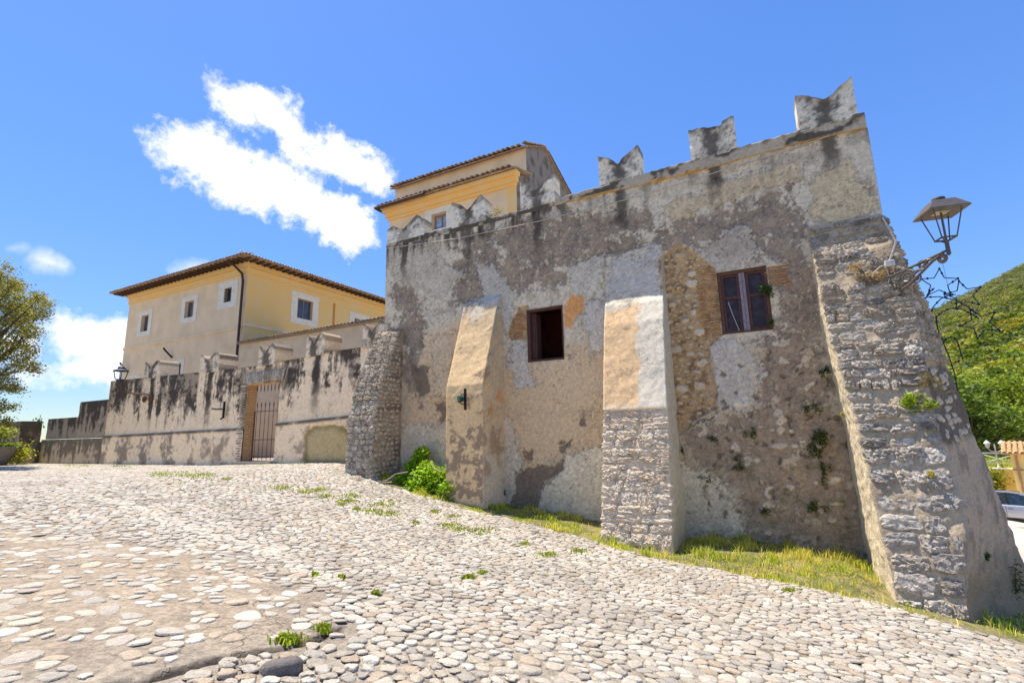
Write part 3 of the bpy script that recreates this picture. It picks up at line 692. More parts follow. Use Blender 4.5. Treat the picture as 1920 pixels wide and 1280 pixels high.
# ------------------------------------------------------------------ buttresses
def shell(line_fn, zs, step=.035):
    """line_fn(z) -> polyline [(s,p)...]; resampled to the same count per z"""
    lines = []
    segn = None
    for z in zs:
        q = np.array(line_fn(z)); sl = np.hypot(*np.diff(q, axis=0).T)
        if segn is None or True:
            pass
        lines.append((q, sl))
    mxl = np.max([l[1] for l in lines], axis=0); segn = np.maximum(2, (mxl / step).astype(int))
    S = []; P = []; G = []
    for q, sl in lines:
        s_, p_, g_ = [], [], []
        for i, n in enumerate(segn):
            t = np.linspace(0, 1, n, endpoint=(i == len(segn) - 1))
            s_.append(q[i, 0] + (q[i + 1, 0] - q[i, 0]) * t); p_.append(q[i, 1] + (q[i + 1, 1] - q[i, 1]) * t); g_.append(np.full(len(t), i))
        S.append(np.concatenate(s_)); P.append(np.concatenate(p_)); G.append(np.concatenate(g_))
    S, P, G = map(np.array, (S, P, G)); Z = np.repeat(np.array(zs)[:, None], S.shape[1], 1)
    U = np.concatenate([np.zeros((len(zs), 1)), np.cumsum(np.hypot(np.diff(S, axis=1), np.diff(P, axis=1)), 1)], 1)
    return S.T, P.T, Z.T, G.T, U.T
def shell_obj(name, S, P, Z, disp, c, mat, par):
    W = L(S, P, Z)
    du = np.gradient(W, axis=0); dv = np.gradient(W, axis=1); n = np.cross(du, dv); n /= np.linalg.norm(n, axis=-1, keepdims=True) + 1e-9
    W = W + n * disp[..., None]
    return obj(name, mesh(name, W, gridf(*S.shape), c), mat, par)
def prof(pts):
    pts = sorted(pts); z = [q[0] for q in pts]; p = [q[1] for q in pts]
    return lambda x: float(np.interp(x, z, p))

# second from the left: smooth tan plaster, sloping cap
pf2 = prof([(3.78, .02), (3.6, .16), (1.45, .93), (1.2, 1.02), (.9, 1.05), (-3, 1.08)])
def b2():
    S, P, Z, G, U = shell(lambda z: [(-7.42, -.15), (-7.42, pf2(z)), (-6.30, pf2(z)), (-6.25, -.15)], np.linspace(-3, 3.8, 220))
    nB = fbm(U * 1.6, Z * 1.6, 5, 401, .58); nC = fbm(U * 5, Z * 5, 4, 402, .6)
    c = np.zeros(S.shape + (3,)) + lin(208, 178, 136); front = (G == 1)
    c = mixc(c, lin(186, 158, 122), ss(.0, .4, nB) * .6); c = mixc(c, lin(170, 160, 144), (G == 2) * .6 * ss(-.5, .3, nB + .3))
    c = mixc(c, lin(196, 142, 88), (G == 2) * ss(.2, .35, nB + .5 * ss(.9, .2, np.abs(Z - .7)) - .3) * .7)
    c = mixc(c, lin(150, 140, 124), ss(1.9, 3.3, Z + .5 * nB) * .35); m = ss(3.1, 3.4, Z + .5 * nB + .2 * nC); c = c * (1 - m[..., None]) + facade_fields(S, Z)[0] * m[..., None]
    nD = fbm(U * 13, Z * 13, 3, 403, .7); m = ss(-.02, .03, .75 * nB + .65 * nC + .3 * nD - .2 + .25 * ss(.4, -1.0, Z) - .25 * ss(-.1, .5, Z) - .5 * ss(-1.45, -1.9, Z)) * front; c = mixc(c, lin(134, 114, 96), m * .85)
    m2 = ss(.1, .15, nB + .35 * nC + .1 * ss(0, -.8, Z) - .3 * ss(0, .6, Z)) * (G == 2) ; c = mixc(c, lin(150, 126, 104), m2 * .7)
    c = mixc(c, lin(196, 188, 174), ss(-.2, -1.2, Z + nB) * (G == 2) * .7)
    shell_obj('buttress', S, P, Z, .02 * nB + .008 * nC - .012 * m - .01 * m2, c, MV, castle)['label'] = 'tan plastered buttress with a sloping cap and flaking brown lower face'
b2()

# leftmost: rough rubble stone
pf1 = prof([(3.2, .02), (3.05, .14), (1.45, .90), (.5, 1.12), (-1.2, 1.2), (-3, 1.3)])
B1S = (-10.78, -9.82)
def b1():
    S, P, Z, G, U = shell(lambda z: [(B1S[0], -.15), (B1S[0], pf1(z)), (B1S[1], pf1(z)), (B1S[1] + .02, -.15)], np.linspace(-2.4, 3.22, 170))
    nB = fbm(U * 2, Z * 2, 4, 411); nC = fbm(U * 9, Z * 9, 3, 412)
    c = np.zeros(S.shape + (3,)) + lin(176, 160, 138); c = mixc(c, lin(120, 106, 92), ss(.0, .4, nB + .4 * nC) * .8)
    b = shell_obj('buttress', S, P, Z, .03 * nB + .02 * nC, c, MVs, castle); b['label'] = 'rubble stone buttress with rough projecting courses at the left corner'
    r = random.Random(3); z = -1.55; n = 0
    while z < 3.0:
        h = r.uniform(.12, .19); dz = .05; w = B1S[1] - B1S[0]
        a = L(0, pf1(z - dz), z - dz); bb = L(0, pf1(z + dz), z + dz); ty = bb - a; ty /= np.linalg.norm(ty)
        hh = h * ty[2]
        s = B1S[0] - .02
        while s < B1S[1] - .05:
            ww = r.uniform(.14, .30); ww = min(ww, B1S[1] + .02 - s)
            if ww > .08:
                o = L(s + ww / 2, pf1(z + hh / 2) + .005, z + hh / 2 + r.uniform(-.02, .02))
                put_stone(r.choice(ST), MSTONEB, b, o, RR, ty, ww * r.uniform(.9, 1.05), h * r.uniform(.8, 1.25), r.uniform(.02, .055) + (.03 if z > .9 else 0), r.uniform(-.3, .3)); n += 1
            s += ww
        z += hh
    # side face rubble
    z = -1.7
    V = []; F = []; base = 0
    while z < 2.7:
        h = r.uniform(.1, .17); p = .08
        while p < pf1(z) - .06:
            ww = r.uniform(.1, .24)
            me = r.choice(STR); vv = np.empty(len(me.vertices) * 3); me.vertices.foreach_get('co', vv); vv = vv.reshape(-1, 3)
            o = L(B1S[1] + .01, p + ww / 2, z + h / 2 + r.uniform(-.03, .03))
            V.append(o + NA * vv[:, :1] * ww + UP * vv[:, 1:2] * h * .85 + RR * vv[:, 2:3] * .04)
            F += [[q + base for q in pl.vertices] for pl in me.polygons]; base += len(vv); p += ww * 1.05
        z += h
    me = mesh('rubble', np.concatenate(V), F); obj('rubble', me, MSTONEB, b, kind='stuff')
    print('b1 stones', n)
b1()

# third: cream plaster above, craggy limestone below
pf3 = prof([(4.3, .02), (3.6, .10), (3.08, .18), (2.9, .30), (2.4, .48), (.42, .93), (-2.2, 1.60), (-3.2, 1.85)])
B3S = (-3.24, -1.86)
def b3():
    lip = lambda z: pf3(z) + .05 * float(ss(.38, .42, z))
    zs = np.unique(np.concatenate([np.linspace(-3.2, .36, 110), np.linspace(.36, .44, 8), np.linspace(.44, 4.32, 130)]))
    S, P, Z, G, U = shell(lambda z: [(B3S[0], -.15), (B3S[0], lip(z)), (B3S[1], lip(z)), (B3S[1] + .02, -.15)], zs)
    nB = fbm(U * 1.5, Z * 1.5, 5, 421, .58); nC = fbm(U * 5, Z * 5, 4, 422, .6); front = (G == 1)
    c = np.zeros(S.shape + (3,)) + lin(216, 204, 184)
    m = ss(-.05, .05, .42 - np.abs(S - B3S[0] - .38 + .1 * nB) + .15 * nC) * ss(.3, .6, Z) * ss(3.0, 2.7, Z + .3 * nB) * front; c = mixc(c, lin(222, 182, 134), m * .85)
    m = ss(2.9, 3.15, Z + .4 * nB + .2 * nC); c = c * (1 - m[..., None]) + facade_fields(S, Z)[0] * m[..., None]
    c = mixc(c, lin(190, 184, 168), (G == 2) * .7)
    low = ss(.42, .38, Z) * front; c = mixc(c, lin(204, 186, 162), low); c = mixc(c, lin(128, 112, 96), low * ss(.0, .4, nC) * .8)
    c = mixc(c, lin(120, 112, 92), ss(-1.6, -2.3, Z + .5 * nB) * .4)
    b = shell_obj('buttress', S, P, Z, .02 * nB + (.008 + .03 * low) * nC, c, MV, castle); b['label'] = 'buttress of cream plaster above craggy pale limestone'
    r = random.Random(5); z = -2.6; n = 0
    while z < .34:
        h = min(r.uniform(.11, .28), .44 - z)
        if h < .07: break
        a = L(0, pf3(z), z); bb = L(0, pf3(z + .1), z + .1); ty = (bb - a); ty /= np.linalg.norm(ty); s = B3S[0] - .01
        while s < B3S[1] - .03:
            ww = r.uniform(.14, .55)
            if B3S[1] - s - ww < .14: ww = B3S[1] + .01 - s
            put_stone(r.choice(ST), MSTONEW, b, L(s + ww / 2, pf3(z + h / 2) - .01, z + h / 2 + r.uniform(-.02, .02)), RR, ty, ww * r.uniform(1., 1.12), h * r.uniform(.9, 1.15), r.uniform(.03, .06), r.uniform(-.12, .12)); n += 1
            s += ww
        z += h
    for i in range(22):
        ww, hh = r.uniform(.16, .5), r.uniform(.1, .26); z = r.uniform(-2.2, .22); s = r.uniform(B3S[0] + ww * .45, B3S[1] - ww * .45); ty = L(0, pf3(z + .1), z + .1) - L(0, pf3(z), z)
        put_stone(r.choice(ST), MSTONEW, b, L(s, pf3(z) + .005, z), RR, ty, ww, hh, r.uniform(.035, .06), r.uniform(-.35, .35)); n += 1
    print('b3 stones', n)
b3()

# rightmost: big battered corner buttress
pf4 = prof([(4.1, .08), (3.6, .16), (3.3, .38), (1.5, 1.02), (0, 1.55), (-1.28, 2.0), (-2.5, 2.35), (-3.6, 2.6)])
sl4 = prof([(4.1, 1.12), (1.6, 1.14), (0, 1.28), (-2.4, 1.33), (-4, 1.36)])
sr4 = prof([(4.1, 2.36), (3, 2.44), (2, 2.48), (.1, 2.34), (-1.36, 2.33), (-2.5, 2.12), (-3.6, 2.1)])
sb4 = prof([(4.1, 2.44), (3, 2.66), (2, 2.87), (.45, 3.08), (-1.2, 3.33), (-2.4, 3.50), (-3.6, 3.7)])
def b4():
    S, P, Z, G, U = shell(lambda z: [(sl4(z), -.15), (sl4(z), pf4(z)), (sr4(z), pf4(z)), (sb4(z), -.05), (sb4(z) - .15, -.8)], np.linspace(-3.6, 4.08, 250))
    nB = fbm(U * 1.5, Z * 1.5, 5, 431, .58); nC = fbm(U * 6, Z * 6, 4, 432, .6)
    c = np.zeros(S.shape + (3,)) + lin(190, 175, 152); c = mixc(c, lin(146, 132, 114), ss(-.05, .4, nB + .4 * nC) * .7)
    c = mixc(c, lin(222, 208, 180), (G == 0) * .9)
    ch = (G >= 2)
    dk = ch * ss(-.15, .05, .62 - np.abs(Z - .35) + .25 * nB); c = mixc(c, lin(92, 84, 78), dk * .75)
    lowr = ch * ss(-.2, -.5, Z + .25 * nB); c = mixc(c, lin(196, 176, 154), lowr * .9); c = mixc(c, lin(142, 126, 114), lowr * ss(.0, .4, nB + .4 * nC) * .7)
    c = mixc(c, lin(104, 100, 78), lowr * ss(-1.7, -2.5, Z + .4 * nB) * .6)
    # white dog-leg of old limewash down the joint
    m = ss(.05, .0, np.abs(S - sr4_arr(Z) - .03 + .03 * nC)) * (Z < -.9) * (Z > -2.3) * (G == 2); c = mixc(c, lin(176, 168, 158), m * .7)
    b = shell_obj('buttress', S, P, Z, .04 * nB + .025 * nC, c, MVs, castle); b['label'] = 'tall battered corner buttress of coursed grey limestone'
    r = random.Random(9); z = -3.0; n = 0
    while z < 3.95:
        h = r.uniform(.24, .36) if z < -.4 else r.uniform(.15, .24) if z < 1.5 else r.uniform(.11, .19)
        if z + h > 4.02: h = 4.02 - z
        if h < .06: break
        zm = z + h / 2; a = L(0, pf4(z), z); bb = L(0, pf4(z + h), z + h); ty = bb - a; ty /= np.linalg.norm(ty)
        s = sl4(zm) + .0; end = sr4(zm)
        while s < end - .02:
            ww = r.uniform(.24, .60) if z < -.3 else r.uniform(.10, .42)
            if end - s - ww < .12: ww = end - s
            if r.random() > (.04 if z < 0 else .14):
                k = r.uniform(.92, 1.08); hk = r.uniform(.72, 1.12)
                put_stone(r.choice(ST), MSTONE, b, L(s + ww / 2, pf4(zm) - .008, zm + r.uniform(-.03, .03)), RR, ty, ww * k, h * hk, r.uniform(.035, .08), r.uniform(-.11, .11)); n += 1
            s += ww
        z += h
    for i in range(26):
        z = r.uniform(-1.0, 3.7); ww, hh = r.uniform(.14, .42), r.uniform(.09, .2 if z > 0 else .3); s = r.uniform(sl4(z) + ww * .5, sr4(z) - ww * .4); ty = L(0, pf4(z + .1), z + .1) - L(0, pf4(z), z)
        put_stone(r.choice(ST), MSTONE, b, L(s, pf4(z) + .005, z), RR, ty, ww, hh, r.uniform(.035, .07), r.uniform(-.3, .3)); n += 1
    # upper part of the splayed face is stone too; below it only pebbles show in the dark mortar
    def face(t, z):
        a = np.array([sr4(z), pf4(z)]); e = np.array([sb4(z), -.05]); q = a + (e - a) * t; return q
    z = 1.0
    while z < 3.9:
        h = r.uniform(.13, .2); ln = np.hypot(*(face(1, z) - face(0, z))); t = 0
        while t < ln - .08:
            ww = r.uniform(.18, .38); q = face((t + ww / 2) / ln, z + h / 2); q0 = face(0, z); q1 = face(1, z)
            tx = L(q1[0], q1[1], 0) - L(q0[0], q0[1], 0); up = L(*face(.5, z + .2), z + .2) - L(*face(.5, z), z)
            put_stone(r.choice(ST), MSTONE, b, L(q[0], q[1], z + h / 2), tx, up, ww * r.uniform(.9, 1.05), h * r.uniform(.8, 1.1), r.uniform(.03, .07), r.uniform(-.1, .1)); n += 1; t += ww
        z += h
    for i in range(34):
        z = r.uniform(-.35, 1.0); t = r.uniform(.05, .86); q = face(t, z); q0 = face(0, z); q1 = face(1, z)
        tx = L(q1[0], q1[1], 0) - L(q0[0], q0[1], 0); up = L(*face(.5, z + .2), z + .2) - L(*face(.5, z), z); w = r.uniform(.07, .14); nn_ = np.cross(tx, up); nn_ /= np.linalg.norm(nn_)
        put_stone(r.choice(STP), MSTONEW, b, L(q[0], q[1], z) + nn_ * .012, tx, up, w * 1.3, w, .035, r.uniform(-1, 1), name='pebble')
    print('b4 stones', n)
_z4 = np.linspace(-3.6, 4.1, 200); _s4 = np.array([sr4(q) for q in _z4])
def sr4_arr(Z): return np.interp(Z, _z4, _s4)
b4()

# rubble and brick patches beside the windows
def patches():
    r = random.Random(21); n = 0
    poly = np.array(RUBBLE); w2l = WIN2[0]
    def inside(q, s, z): return float(sdf(np.array([s]), np.array([z]), q)[0])
    z = .05
    while z < 4.25:                          # bricks next to the window jamb
        h = .052; s1 = w2l - .02
        for k in range(2):
            ww = r.uniform(.16, .27)
            sc_ = s1 - ww / 2
            if 1.95 < z < 3.62 and inside(RUBBLE, sc_, z) > .03:
                put_stone(STB[r.randrange(6)], MBRICK, wall, L(sc_, -.045, z), RR, UP, ww * .95, h * .86, .05, r.uniform(-.03, .03), name='brick'); n += 1
            s1 -= ww
        z += h * 1.12
    for a in range(2000):
        if n > 150: break
        s = r.uniform(poly[:, 0].min(), poly[:, 0].max()); z = r.uniform(poly[:, 1].min(), poly[:, 1].max())
        if inside(RUBBLE, s, z) < .07 or (s > w2l - .44 and 1.9 < z < 3.65): continue
        w = r.choice((.1, .12, .15, .19, .24, .3)); 
        if any((s - q[0]) ** 2 + ((z - q[1]) * 1.5) ** 2 < ((w + q[2]) * .56) ** 2 for q in RUB): continue
        RUB.append((s, z, w))
        put_stone(r.choice(STP), MPATCH, wall, L(s, -.045, z), RR, UP, w, w * r.uniform(.5, .8), .05, r.uniform(-.35, .35)); n += 1
    for q, mat, rows in ((BRK1, MBRICK, (2.2, 3.22)), (BRK2, MBRICK, (2.7, 3.5))):
        z = rows[0]; P = np.array(q)
        while z < rows[1]:
            s = P[:, 0].min() - r.uniform(0, .1)
            while s < P[:, 0].max():
                ww = r.uniform(.15, .26)
                if inside(q, s + ww / 2, z) > .0 and not (WIN1[0] - .04 < s + ww / 2 + ww * .5 and s < WIN1[1] and q is BRK1 and s + ww > WIN1[0] - .01):
                    put_stone(r.choice(STB), mat, wall, L(s + ww / 2, -.045, z), RR, UP, ww * .95, .05, .05, r.uniform(-.03, .03), name='brick')
                s += ww
            z += .062
    for x, y, w, h in [(1461, 836, .32, .14), (1447, 806, .12, .1), (1465, 781, .13, .12), (1490, 836, .16, .12), (1484, 808, .11, .11), (1425, 800, .14, .07), (1404, 838, .14, .06), (1530, 905, .1, .1), (1560, 975, .18, .14), (1490, 870, .12, .08), (1440, 1000, .16, .1), (1506, 660, .14, .06), (905, 497, .17, .09)]:
        s, z = Wp(x, y); put_stone(r.choice(STR), MSTONEW, wall, L(s, -.005, z), RR, UP, w, h, .05, r.uniform(-.2, .2))
    print('patch pieces', n)
RUB = []
patches()

join_small_stones()
# ------------------------------------------------------------------ windows of the facade
def room(win, depth, mat, par):
    a, b, e, f = win; mb = MB()
    a -= 1.0; b += 1.0; e -= .6; f += .5
    q = lambda s, p, z: L(s, p, z)
    mb.add([q(a, -depth, e), q(b, -depth, e), q(b, -depth, f), q(a, -depth, f)], [(0, 1, 2, 3)])
    mb.add([q(a, -.3, e), q(a, -depth, e), q(a, -depth, f), q(a, -.3, f)], [(0, 1, 2, 3)])
    mb.add([q(b, -.3, e), q(b, -depth, e), q(b, -depth, f), q(b, -.3, f)], [(3, 2, 1, 0)])
    mb.add([q(a, -.3, e), q(b, -.3, e), q(b, -depth, e), q(a, -depth, e)], [(0, 1, 2, 3)])
    mb.add([q(a, -.3, f), q(b, -.3, f), q(b, -depth, f), q(a, -depth, f)], [(3, 2, 1, 0)])
    A, B, E, F_ = win
    for (s0, s1, z0, z1) in ((a, A, e, f), (B, b, e, f), (A, B, e, E), (A, B, F_, f)):
        mb.add([q(s0, -.3, z0), q(s1, -.3, z0), q(s1, -.3, z1), q(s0, -.3, z1)], [(3, 2, 1, 0)])
    return mb.build('room_interior', mat, par)
def reveal(win, c, par):
    a, b, e, f = win; mb = MB(); P0, P1 = .012, -.32
    for (u, v) in (((a, e), (a, f)), ((a, f), (b, f)), ((b, f), (b, e)), ((b, e), (a, e))):
        mb.add([L(u[0], P0, u[1]), L(v[0], P0, v[1]), L(v[0], P1, v[1]), L(u[0], P1, u[1])], [(0, 1, 2, 3)], c)
    return mb.build('reveal', MV, par)
def window_one():
    a, b, e, f = WIN1; mb = MB()
    fr = MB(); lbox(fr, a + .002, a + .07, -.17, -.03, e + .002, f - .002); lbox(fr, b - .05, b - .002, -.17, -.03, e + .002, f - .002)
    lbox(fr, a + .07, b - .05, -.17, -.03, f - .055, f - .003); lbox(fr, a + .07, b - .05, -.17, -.03, e + .003, e + .06)
    w = fr.build('window', MWOOD, castle, label='open dark window in a worn wooden frame')
    reveal(WIN1, lin(150, 116, 84), w); room(WIN1, 2.6, MDARK, w)
    s = MB(); lbox(s, a + .075, a + .15, -.24, -.175, e + .07, f - .07); lbox(s, a + .16, a + .19, -.5, -.19, e + .07, f - .07); s.build('casement', MWOOD, w)
window_one()
def window_two():
    a, b, e, f = WIN2; fr = MB()
    lbox(fr, a + .002, a + .06, -.16, -.04, e + .002, f - .002); lbox(fr, b - .06, b - .002, -.16, -.04, e + .002, f - .002)
    lbox(fr, a + .06, b - .06, -.16, -.04, f - .06, f - .003); lbox(fr, a + .06, b - .06, -.16, -.04, e + .003, e + .05)
    w = fr.build('window', MRUST, castle, label='closed four pane window with a grey weathered central mullion'); reveal(WIN2, lin(130, 112, 98), w)
    m = (a + b) / 2; z5 = e + .58 * (f - e)
    for s0, s1 in ((a + .062, m - .065), (m + .065, b - .062)):
        c = MB(); lbox(c, s0, s0 + .06, -.14, -.07, e + .055, f - .065); lbox(c, s1 - .05, s1, -.14, -.07, e + .055, f - .065)
        lbox(c, s0 + .06, s1 - .05, -.14, -.07, f - .12, f - .065); lbox(c, s0 + .06, s1 - .05, -.14, -.07, e + .055, e + .11); lbox(c, s0 + .06, s1 - .05, -.14, -.075, z5 - .03, z5 + .03)
        c.build('casement', MWOOD, w)
        for z0, z1 in ((e + .112, z5 - .032), (z5 + .032, f - .122)):
            g = MB(); lbox(g, s0 + .062, s1 - .052, -.118, -.112, z0, z1); g.build('pane', MGLASS, w)
            k = MB(); nn = 3; W_ = (s1 - s0 - .114) / nn
            for i in range(nn): lbox(k, s0 + .062 + W_ * i + .004, s0 + .062 + W_ * (i + 1) - .004, -.2, -.17, z0, z1)
            k.build('shutter_boards', MWOOD, w)
    k = MB(); lbox(k, m - .06, m - .003, -.15, -.05, e + .055, f - .065); lbox(k, m + .003, m + .06, -.15, -.05, e + .055, f - .065); k.build('mullion', MWOODG, w)
    k = MB(); k.tube([L(m - .32, -.03, e + .72), L(m - .25, -.02, e + .4), L(m - .16, -.02, e + .06)], .008, 6); k.build('stick', MCABLE, w)
    k = MB(); lbox(k, a + .002, b - .002, -.36, -.2, e - .3, f + .2); k.build('backing', MDARK, w)
window_two()

# ------------------------------------------------------------------ foliage helpers
def leaves_mesh(name, C, size, col, rngl, aspect=.55, up=.3, fold=False):
    n = len(C); d = rngl.normal(size=(n, 3)); d[:, 2] = d[:, 2] * .6 + up * 0; d /= np.linalg.norm(d, axis=1, keepdims=True)
    nrm = rngl.normal(size=(n, 3)); nrm[:, 2] = np.abs(nrm[:, 2]) + up
    b = np.cross(d, nrm); b /= np.linalg.norm(b, axis=1, keepdims=True) + 1e-9
    sz = np.asarray(size); sz = (sz * rngl.uniform(.7, 1.3, n))[:, None] if sz.ndim == 0 else sz[:, None]
    V = np.stack([C - d * sz * .5, C + b * sz * aspect * .5 - d * sz * .05, C + d * sz * .5, C - b * sz * aspect * .5 - d * sz * .05], 1)
    F = np.arange(n * 4).reshape(n, 4)
    return mesh(name, V.reshape(-1, 3), F, np.repeat(col, 4, 0), smooth=False)
def blob_pts(rngl, centers, radii, per, shell_=.55):
    out = []
    for c, r in zip(centers, radii):
        d = rngl.normal(size=(per, 3)); d /= np.linalg.norm(d, axis=1, keepdims=True)
        q = rngl.uniform(shell_, 1.0, (per, 1)) ** .6
        out.append(np.asarray(c) + d * q * np.asarray(r))
    return np.concatenate(out)
def leafcol(rngl, n, cols, v=.25):
    cols = np.array(cols); k = rngl.integers(0, len(cols), n); return cols[k] * rngl.uniform(1 - v, 1 + v, (n, 1))
def blades_mesh(name, X, Y, Z0, h, rngl, cols, lean=.5, width=.006, v=.25):
    n = len(X); a = rngl.uniform(0, 6.283, n); b = a + rngl.normal(0, 1.2, n); ln = rngl.uniform(.2, 1, n) * lean
    w = width * rngl.uniform(.7, 1.4, n); dx, dy = np.cos(a), np.sin(a); lx, ly = np.cos(b) * ln * h, np.sin(b) * ln * h
    def P(ox, oy, oz): return np.stack([X + ox, Y + oy, Z0 + oz], -1)
    V = np.stack([P(-dx * w, -dy * w, -.02), P(dx * w, dy * w, -.02), P(-dx * w * .8 + lx * .35, -dy * w * .8 + ly * .35, h * .55), P(dx * w * .8 + lx * .35, dy * w * .8 + ly * .35, h * .55), P(lx, ly, h * (1 - .4 * ln))], 1)
    T = np.array([(0, 1, 3), (0, 3, 2), (2, 3, 4)]); F = (np.arange(n)[:, None, None] * 5 + T[None]).reshape(-1, 3)
    return mesh(name, V.reshape(-1, 3), F, np.repeat(leafcol(rngl, n, cols, v), 5, 0), smooth=True)
GREENS = [lin(174, 188, 50), lin(196, 202, 66), lin(146, 168, 44), lin(210, 204, 84), lin(122, 146, 48)]
STRAW = [lin(228, 208, 128), lin(236, 220, 150), lin(222, 206, 100), lin(200, 198, 76)]

# ------------------------------------------------------------------ courtyard wall with gate
cw = thing('courtyard_wall', 'long stained battlemented wall with an iron gate left of the castle block', 'wall', L(-19, 0, -1))
GATE = (-17.4, -15.58, 1.95); CT = 2.70; GP = -.12     # plane of the wall
GM = [(-24.86, -23.6), (-20.6, -19.3), (-16.85, -15.95), (-14.25, -13.35), (-11.58, -10.6)]
def cw_top(s): return np.interp(s, [-27.8, -19.4, -17, -14.3, -13.3, -10], [2.80, 2.66, 2.64, 2.74, 2.82, 2.82])
def cw_ledge(s): return np.interp(s, [-28, -17.6, -15.6, -11.8], [.17, .31, .42, .59])
def courtyard():
    ss_ = np.unique(np.concatenate([np.linspace(-27.8, -10.5, 430), GATE[:2]])); vv = np.linspace(0, 1, 110)
    S = np.repeat(ss_[:, None], len(vv), 1); zt = cw_top(S); Z = -1.6 + (zt + 1.6) * vv[None]
    jz = np.argmin(np.abs(Z[0] - GATE[2]))
    nB = fbm(S * 1.1, Z * 1.1, 5, 601, .6); nC = fbm(S * 4, Z * 4, 4, 602, .6); nV = fbm(S * 3.0, Z * .35, 5, 603, .6)
    P = GP + .03 * fbm(S * .6, Z * .6, 3, 6) + .01 * nC
    led = cw_ledge(S); P = P + .07 * ss(.03, -.01, Z - led) + .05 * ss(.05, .02, np.abs(Z - led))
    c = np.zeros(S.shape + (3,)) + lin(232, 208, 176)
    c = mixc(c, lin(208, 184, 154), ss(0, .4, nB + .3 * nC) * .6)
    hi = ss(.35, 2.2, Z + .5 * nB)
    pro = np.zeros(S.shape); edge = np.zeros(S.shape)
    for a, b in GM:
        mid = (a + b) / 2
        pro = np.maximum(pro, ss(.75, .35, np.abs(S - mid) + .15 * nC)); edge = np.maximum(edge, ss(.26, .08, np.abs(S - (mid + .1) + .1 * nC)))
    left = ss(-15, -22, S)
    nE = fbm(S * 11, Z * 7, 3, 604, .7); dark = ss(-.2, .3, nV + .5 * nB + .35 * nE + .85 * hi - .62 + .22 * left - .75 * pro * (1 - edge)); dark = dark * ss(.0, .7, Z - led + .3 * nV)
    c = mixc(c, lin(116, 104, 93), dark * .75); c = mixc(c, lin(62, 55, 50), dark * ss(.05, .45, nB + .5 * nC + .3 * nE + .55 * hi - .2) * .9)
    e2 = edge * ss(-.2, 1.2, Z - led + .5 * nB) * .85; c = mixc(c, lin(70, 62, 56), e2)
    c = mixc(c, lin(70, 60, 54), ss(.09, .02, np.abs(Z - led + .01)) * .9 * ss(-.5, .2, nB + .3))  # shadow under the ledge painted in, with the black streak above it
    low = ss(.1, -.1, Z - led); c = mixc(c, lin(112, 102, 94), low * left * ss(-.1, .3, nB + .3 * nC) * .7)
    c = mixc(c, lin(140, 124, 108), low * ss(.2, .45, nB + .4 * nC) * .7)
    n = sdf(S, Z, PX([(572, 870), (572, 815), (590, 798), (630, 795), (655, 805), (658, 870)], GP)); m = ss(-.04, .06, n + .06 * nB); c = mixc(c, lin(166, 148, 100), m * .8); c = mixc(c, lin(92, 84, 60), m * ss(.25, .0, n) * .6); P = P - .06 * m
    m = ss(.05, .0, np.abs(S + 22.3 + .05 * nB)) * (Z < .4); c = mixc(c, lin(96, 84, 74), m * .7)
    sm = (S[:-1, :-1] + S[1:, 1:]) / 2; zm = (Z[:-1, :-1] + Z[1:, 1:]) / 2
    keep = ~((sm > GATE[0]) & (sm < GATE[1]) & (zm < GATE[2]))
    # arch head of brick over the gate
    ar = ss(-.02, .02, .42 - np.abs(Z - 2.13) ) * (np.abs(S + 16.5) < 1.3); c = mixc(c, lin(150, 128, 104), ar * .6 * ss(-.4, .2, nC + .2))
    w = obj('wall', mesh('wall', L(S, P, Z), gridf(len(ss_), len(vv), keep), c), MV, cw)
    mb = MB(); T = .40; k = lin(190, 164, 130)
    q = lambda s, p, z: L(s, p, z)
    jb = lin(196, 162, 120)
    mb.add([q(GATE[0], GP + .02, -1.6), q(GATE[0], GP + .02, GATE[2]), q(GATE[0], GP - T, GATE[2]), q(GATE[0], GP - T, -1.6)], [(0, 1, 2, 3)], jb)
    mb.add([q(GATE[1], GP + .02, -1.6), q(GATE[1], GP + .02, GATE[2]), q(GATE[1], GP - T, GATE[2]), q(GATE[1], GP - T, -1.6)], [(3, 2, 1, 0)], jb)
    mb.add([q(GATE[0], GP + .03, GATE[2]), q(GATE[1], GP + .03, GATE[2]), q(GATE[1], GP - T, GATE[2]), q(GATE[0], GP - T, GATE[2])], [(0, 1, 2, 3)], jb)
    N_ = 40; sv = np.linspace(-27.8, -10.5, N_); tp = cw_top(sv)
    for i in range(N_ - 1):                  # top and back
        mb.add([q(sv[i], GP + .03, tp[i]), q(sv[i + 1], GP + .03, tp[i + 1]), q(sv[i + 1], GP - T, tp[i + 1]), q(sv[i], GP - T, tp[i])], [(0, 1, 2, 3)], lin(120, 110, 98))
    for a, b, z0 in ((-27.8, GATE[0], -1.6), (GATE[1], -10.5, -1.6), (GATE[0], GATE[1], GATE[2])):
        mb.add([q(a, GP - T, z0), q(b, GP - T, z0), q(b, GP - T, float(cw_top(b))), q(a, GP - T, float(cw_top(a)))], [(3, 2, 1, 0)], k)
    mb.add([q(-27.8, GP + .03, -1.6), q(-27.8, GP - T, -1.6), q(-27.8, GP - T, 2.8), q(-27.8, GP + .03, 2.8)], [(3, 2, 1, 0)], k)
    mb.build('wall_core', MV, cw)
    # merlons
    for i, (a, b) in enumerate(GM):
        h = [3.48, 3.42, 3.42, 3.54, 3.62][i]; tp = [(0, h), (.12, h - .04), (.3, h - .22), (.42, h - .36), (.52, h - .2), (.72, h - .02), (.85, h), (1, h - .12)]
        merlon(a, b, tp, cw, cw_top, .78, 700 + i * 13, GP + .03, pale=lin(226, 206, 178), stain=1., nu=22, nv=14)
    # brick courses on the gate jamb: quoins proud of the plaster
    r = random.Random(4); z = -.95; n = 0
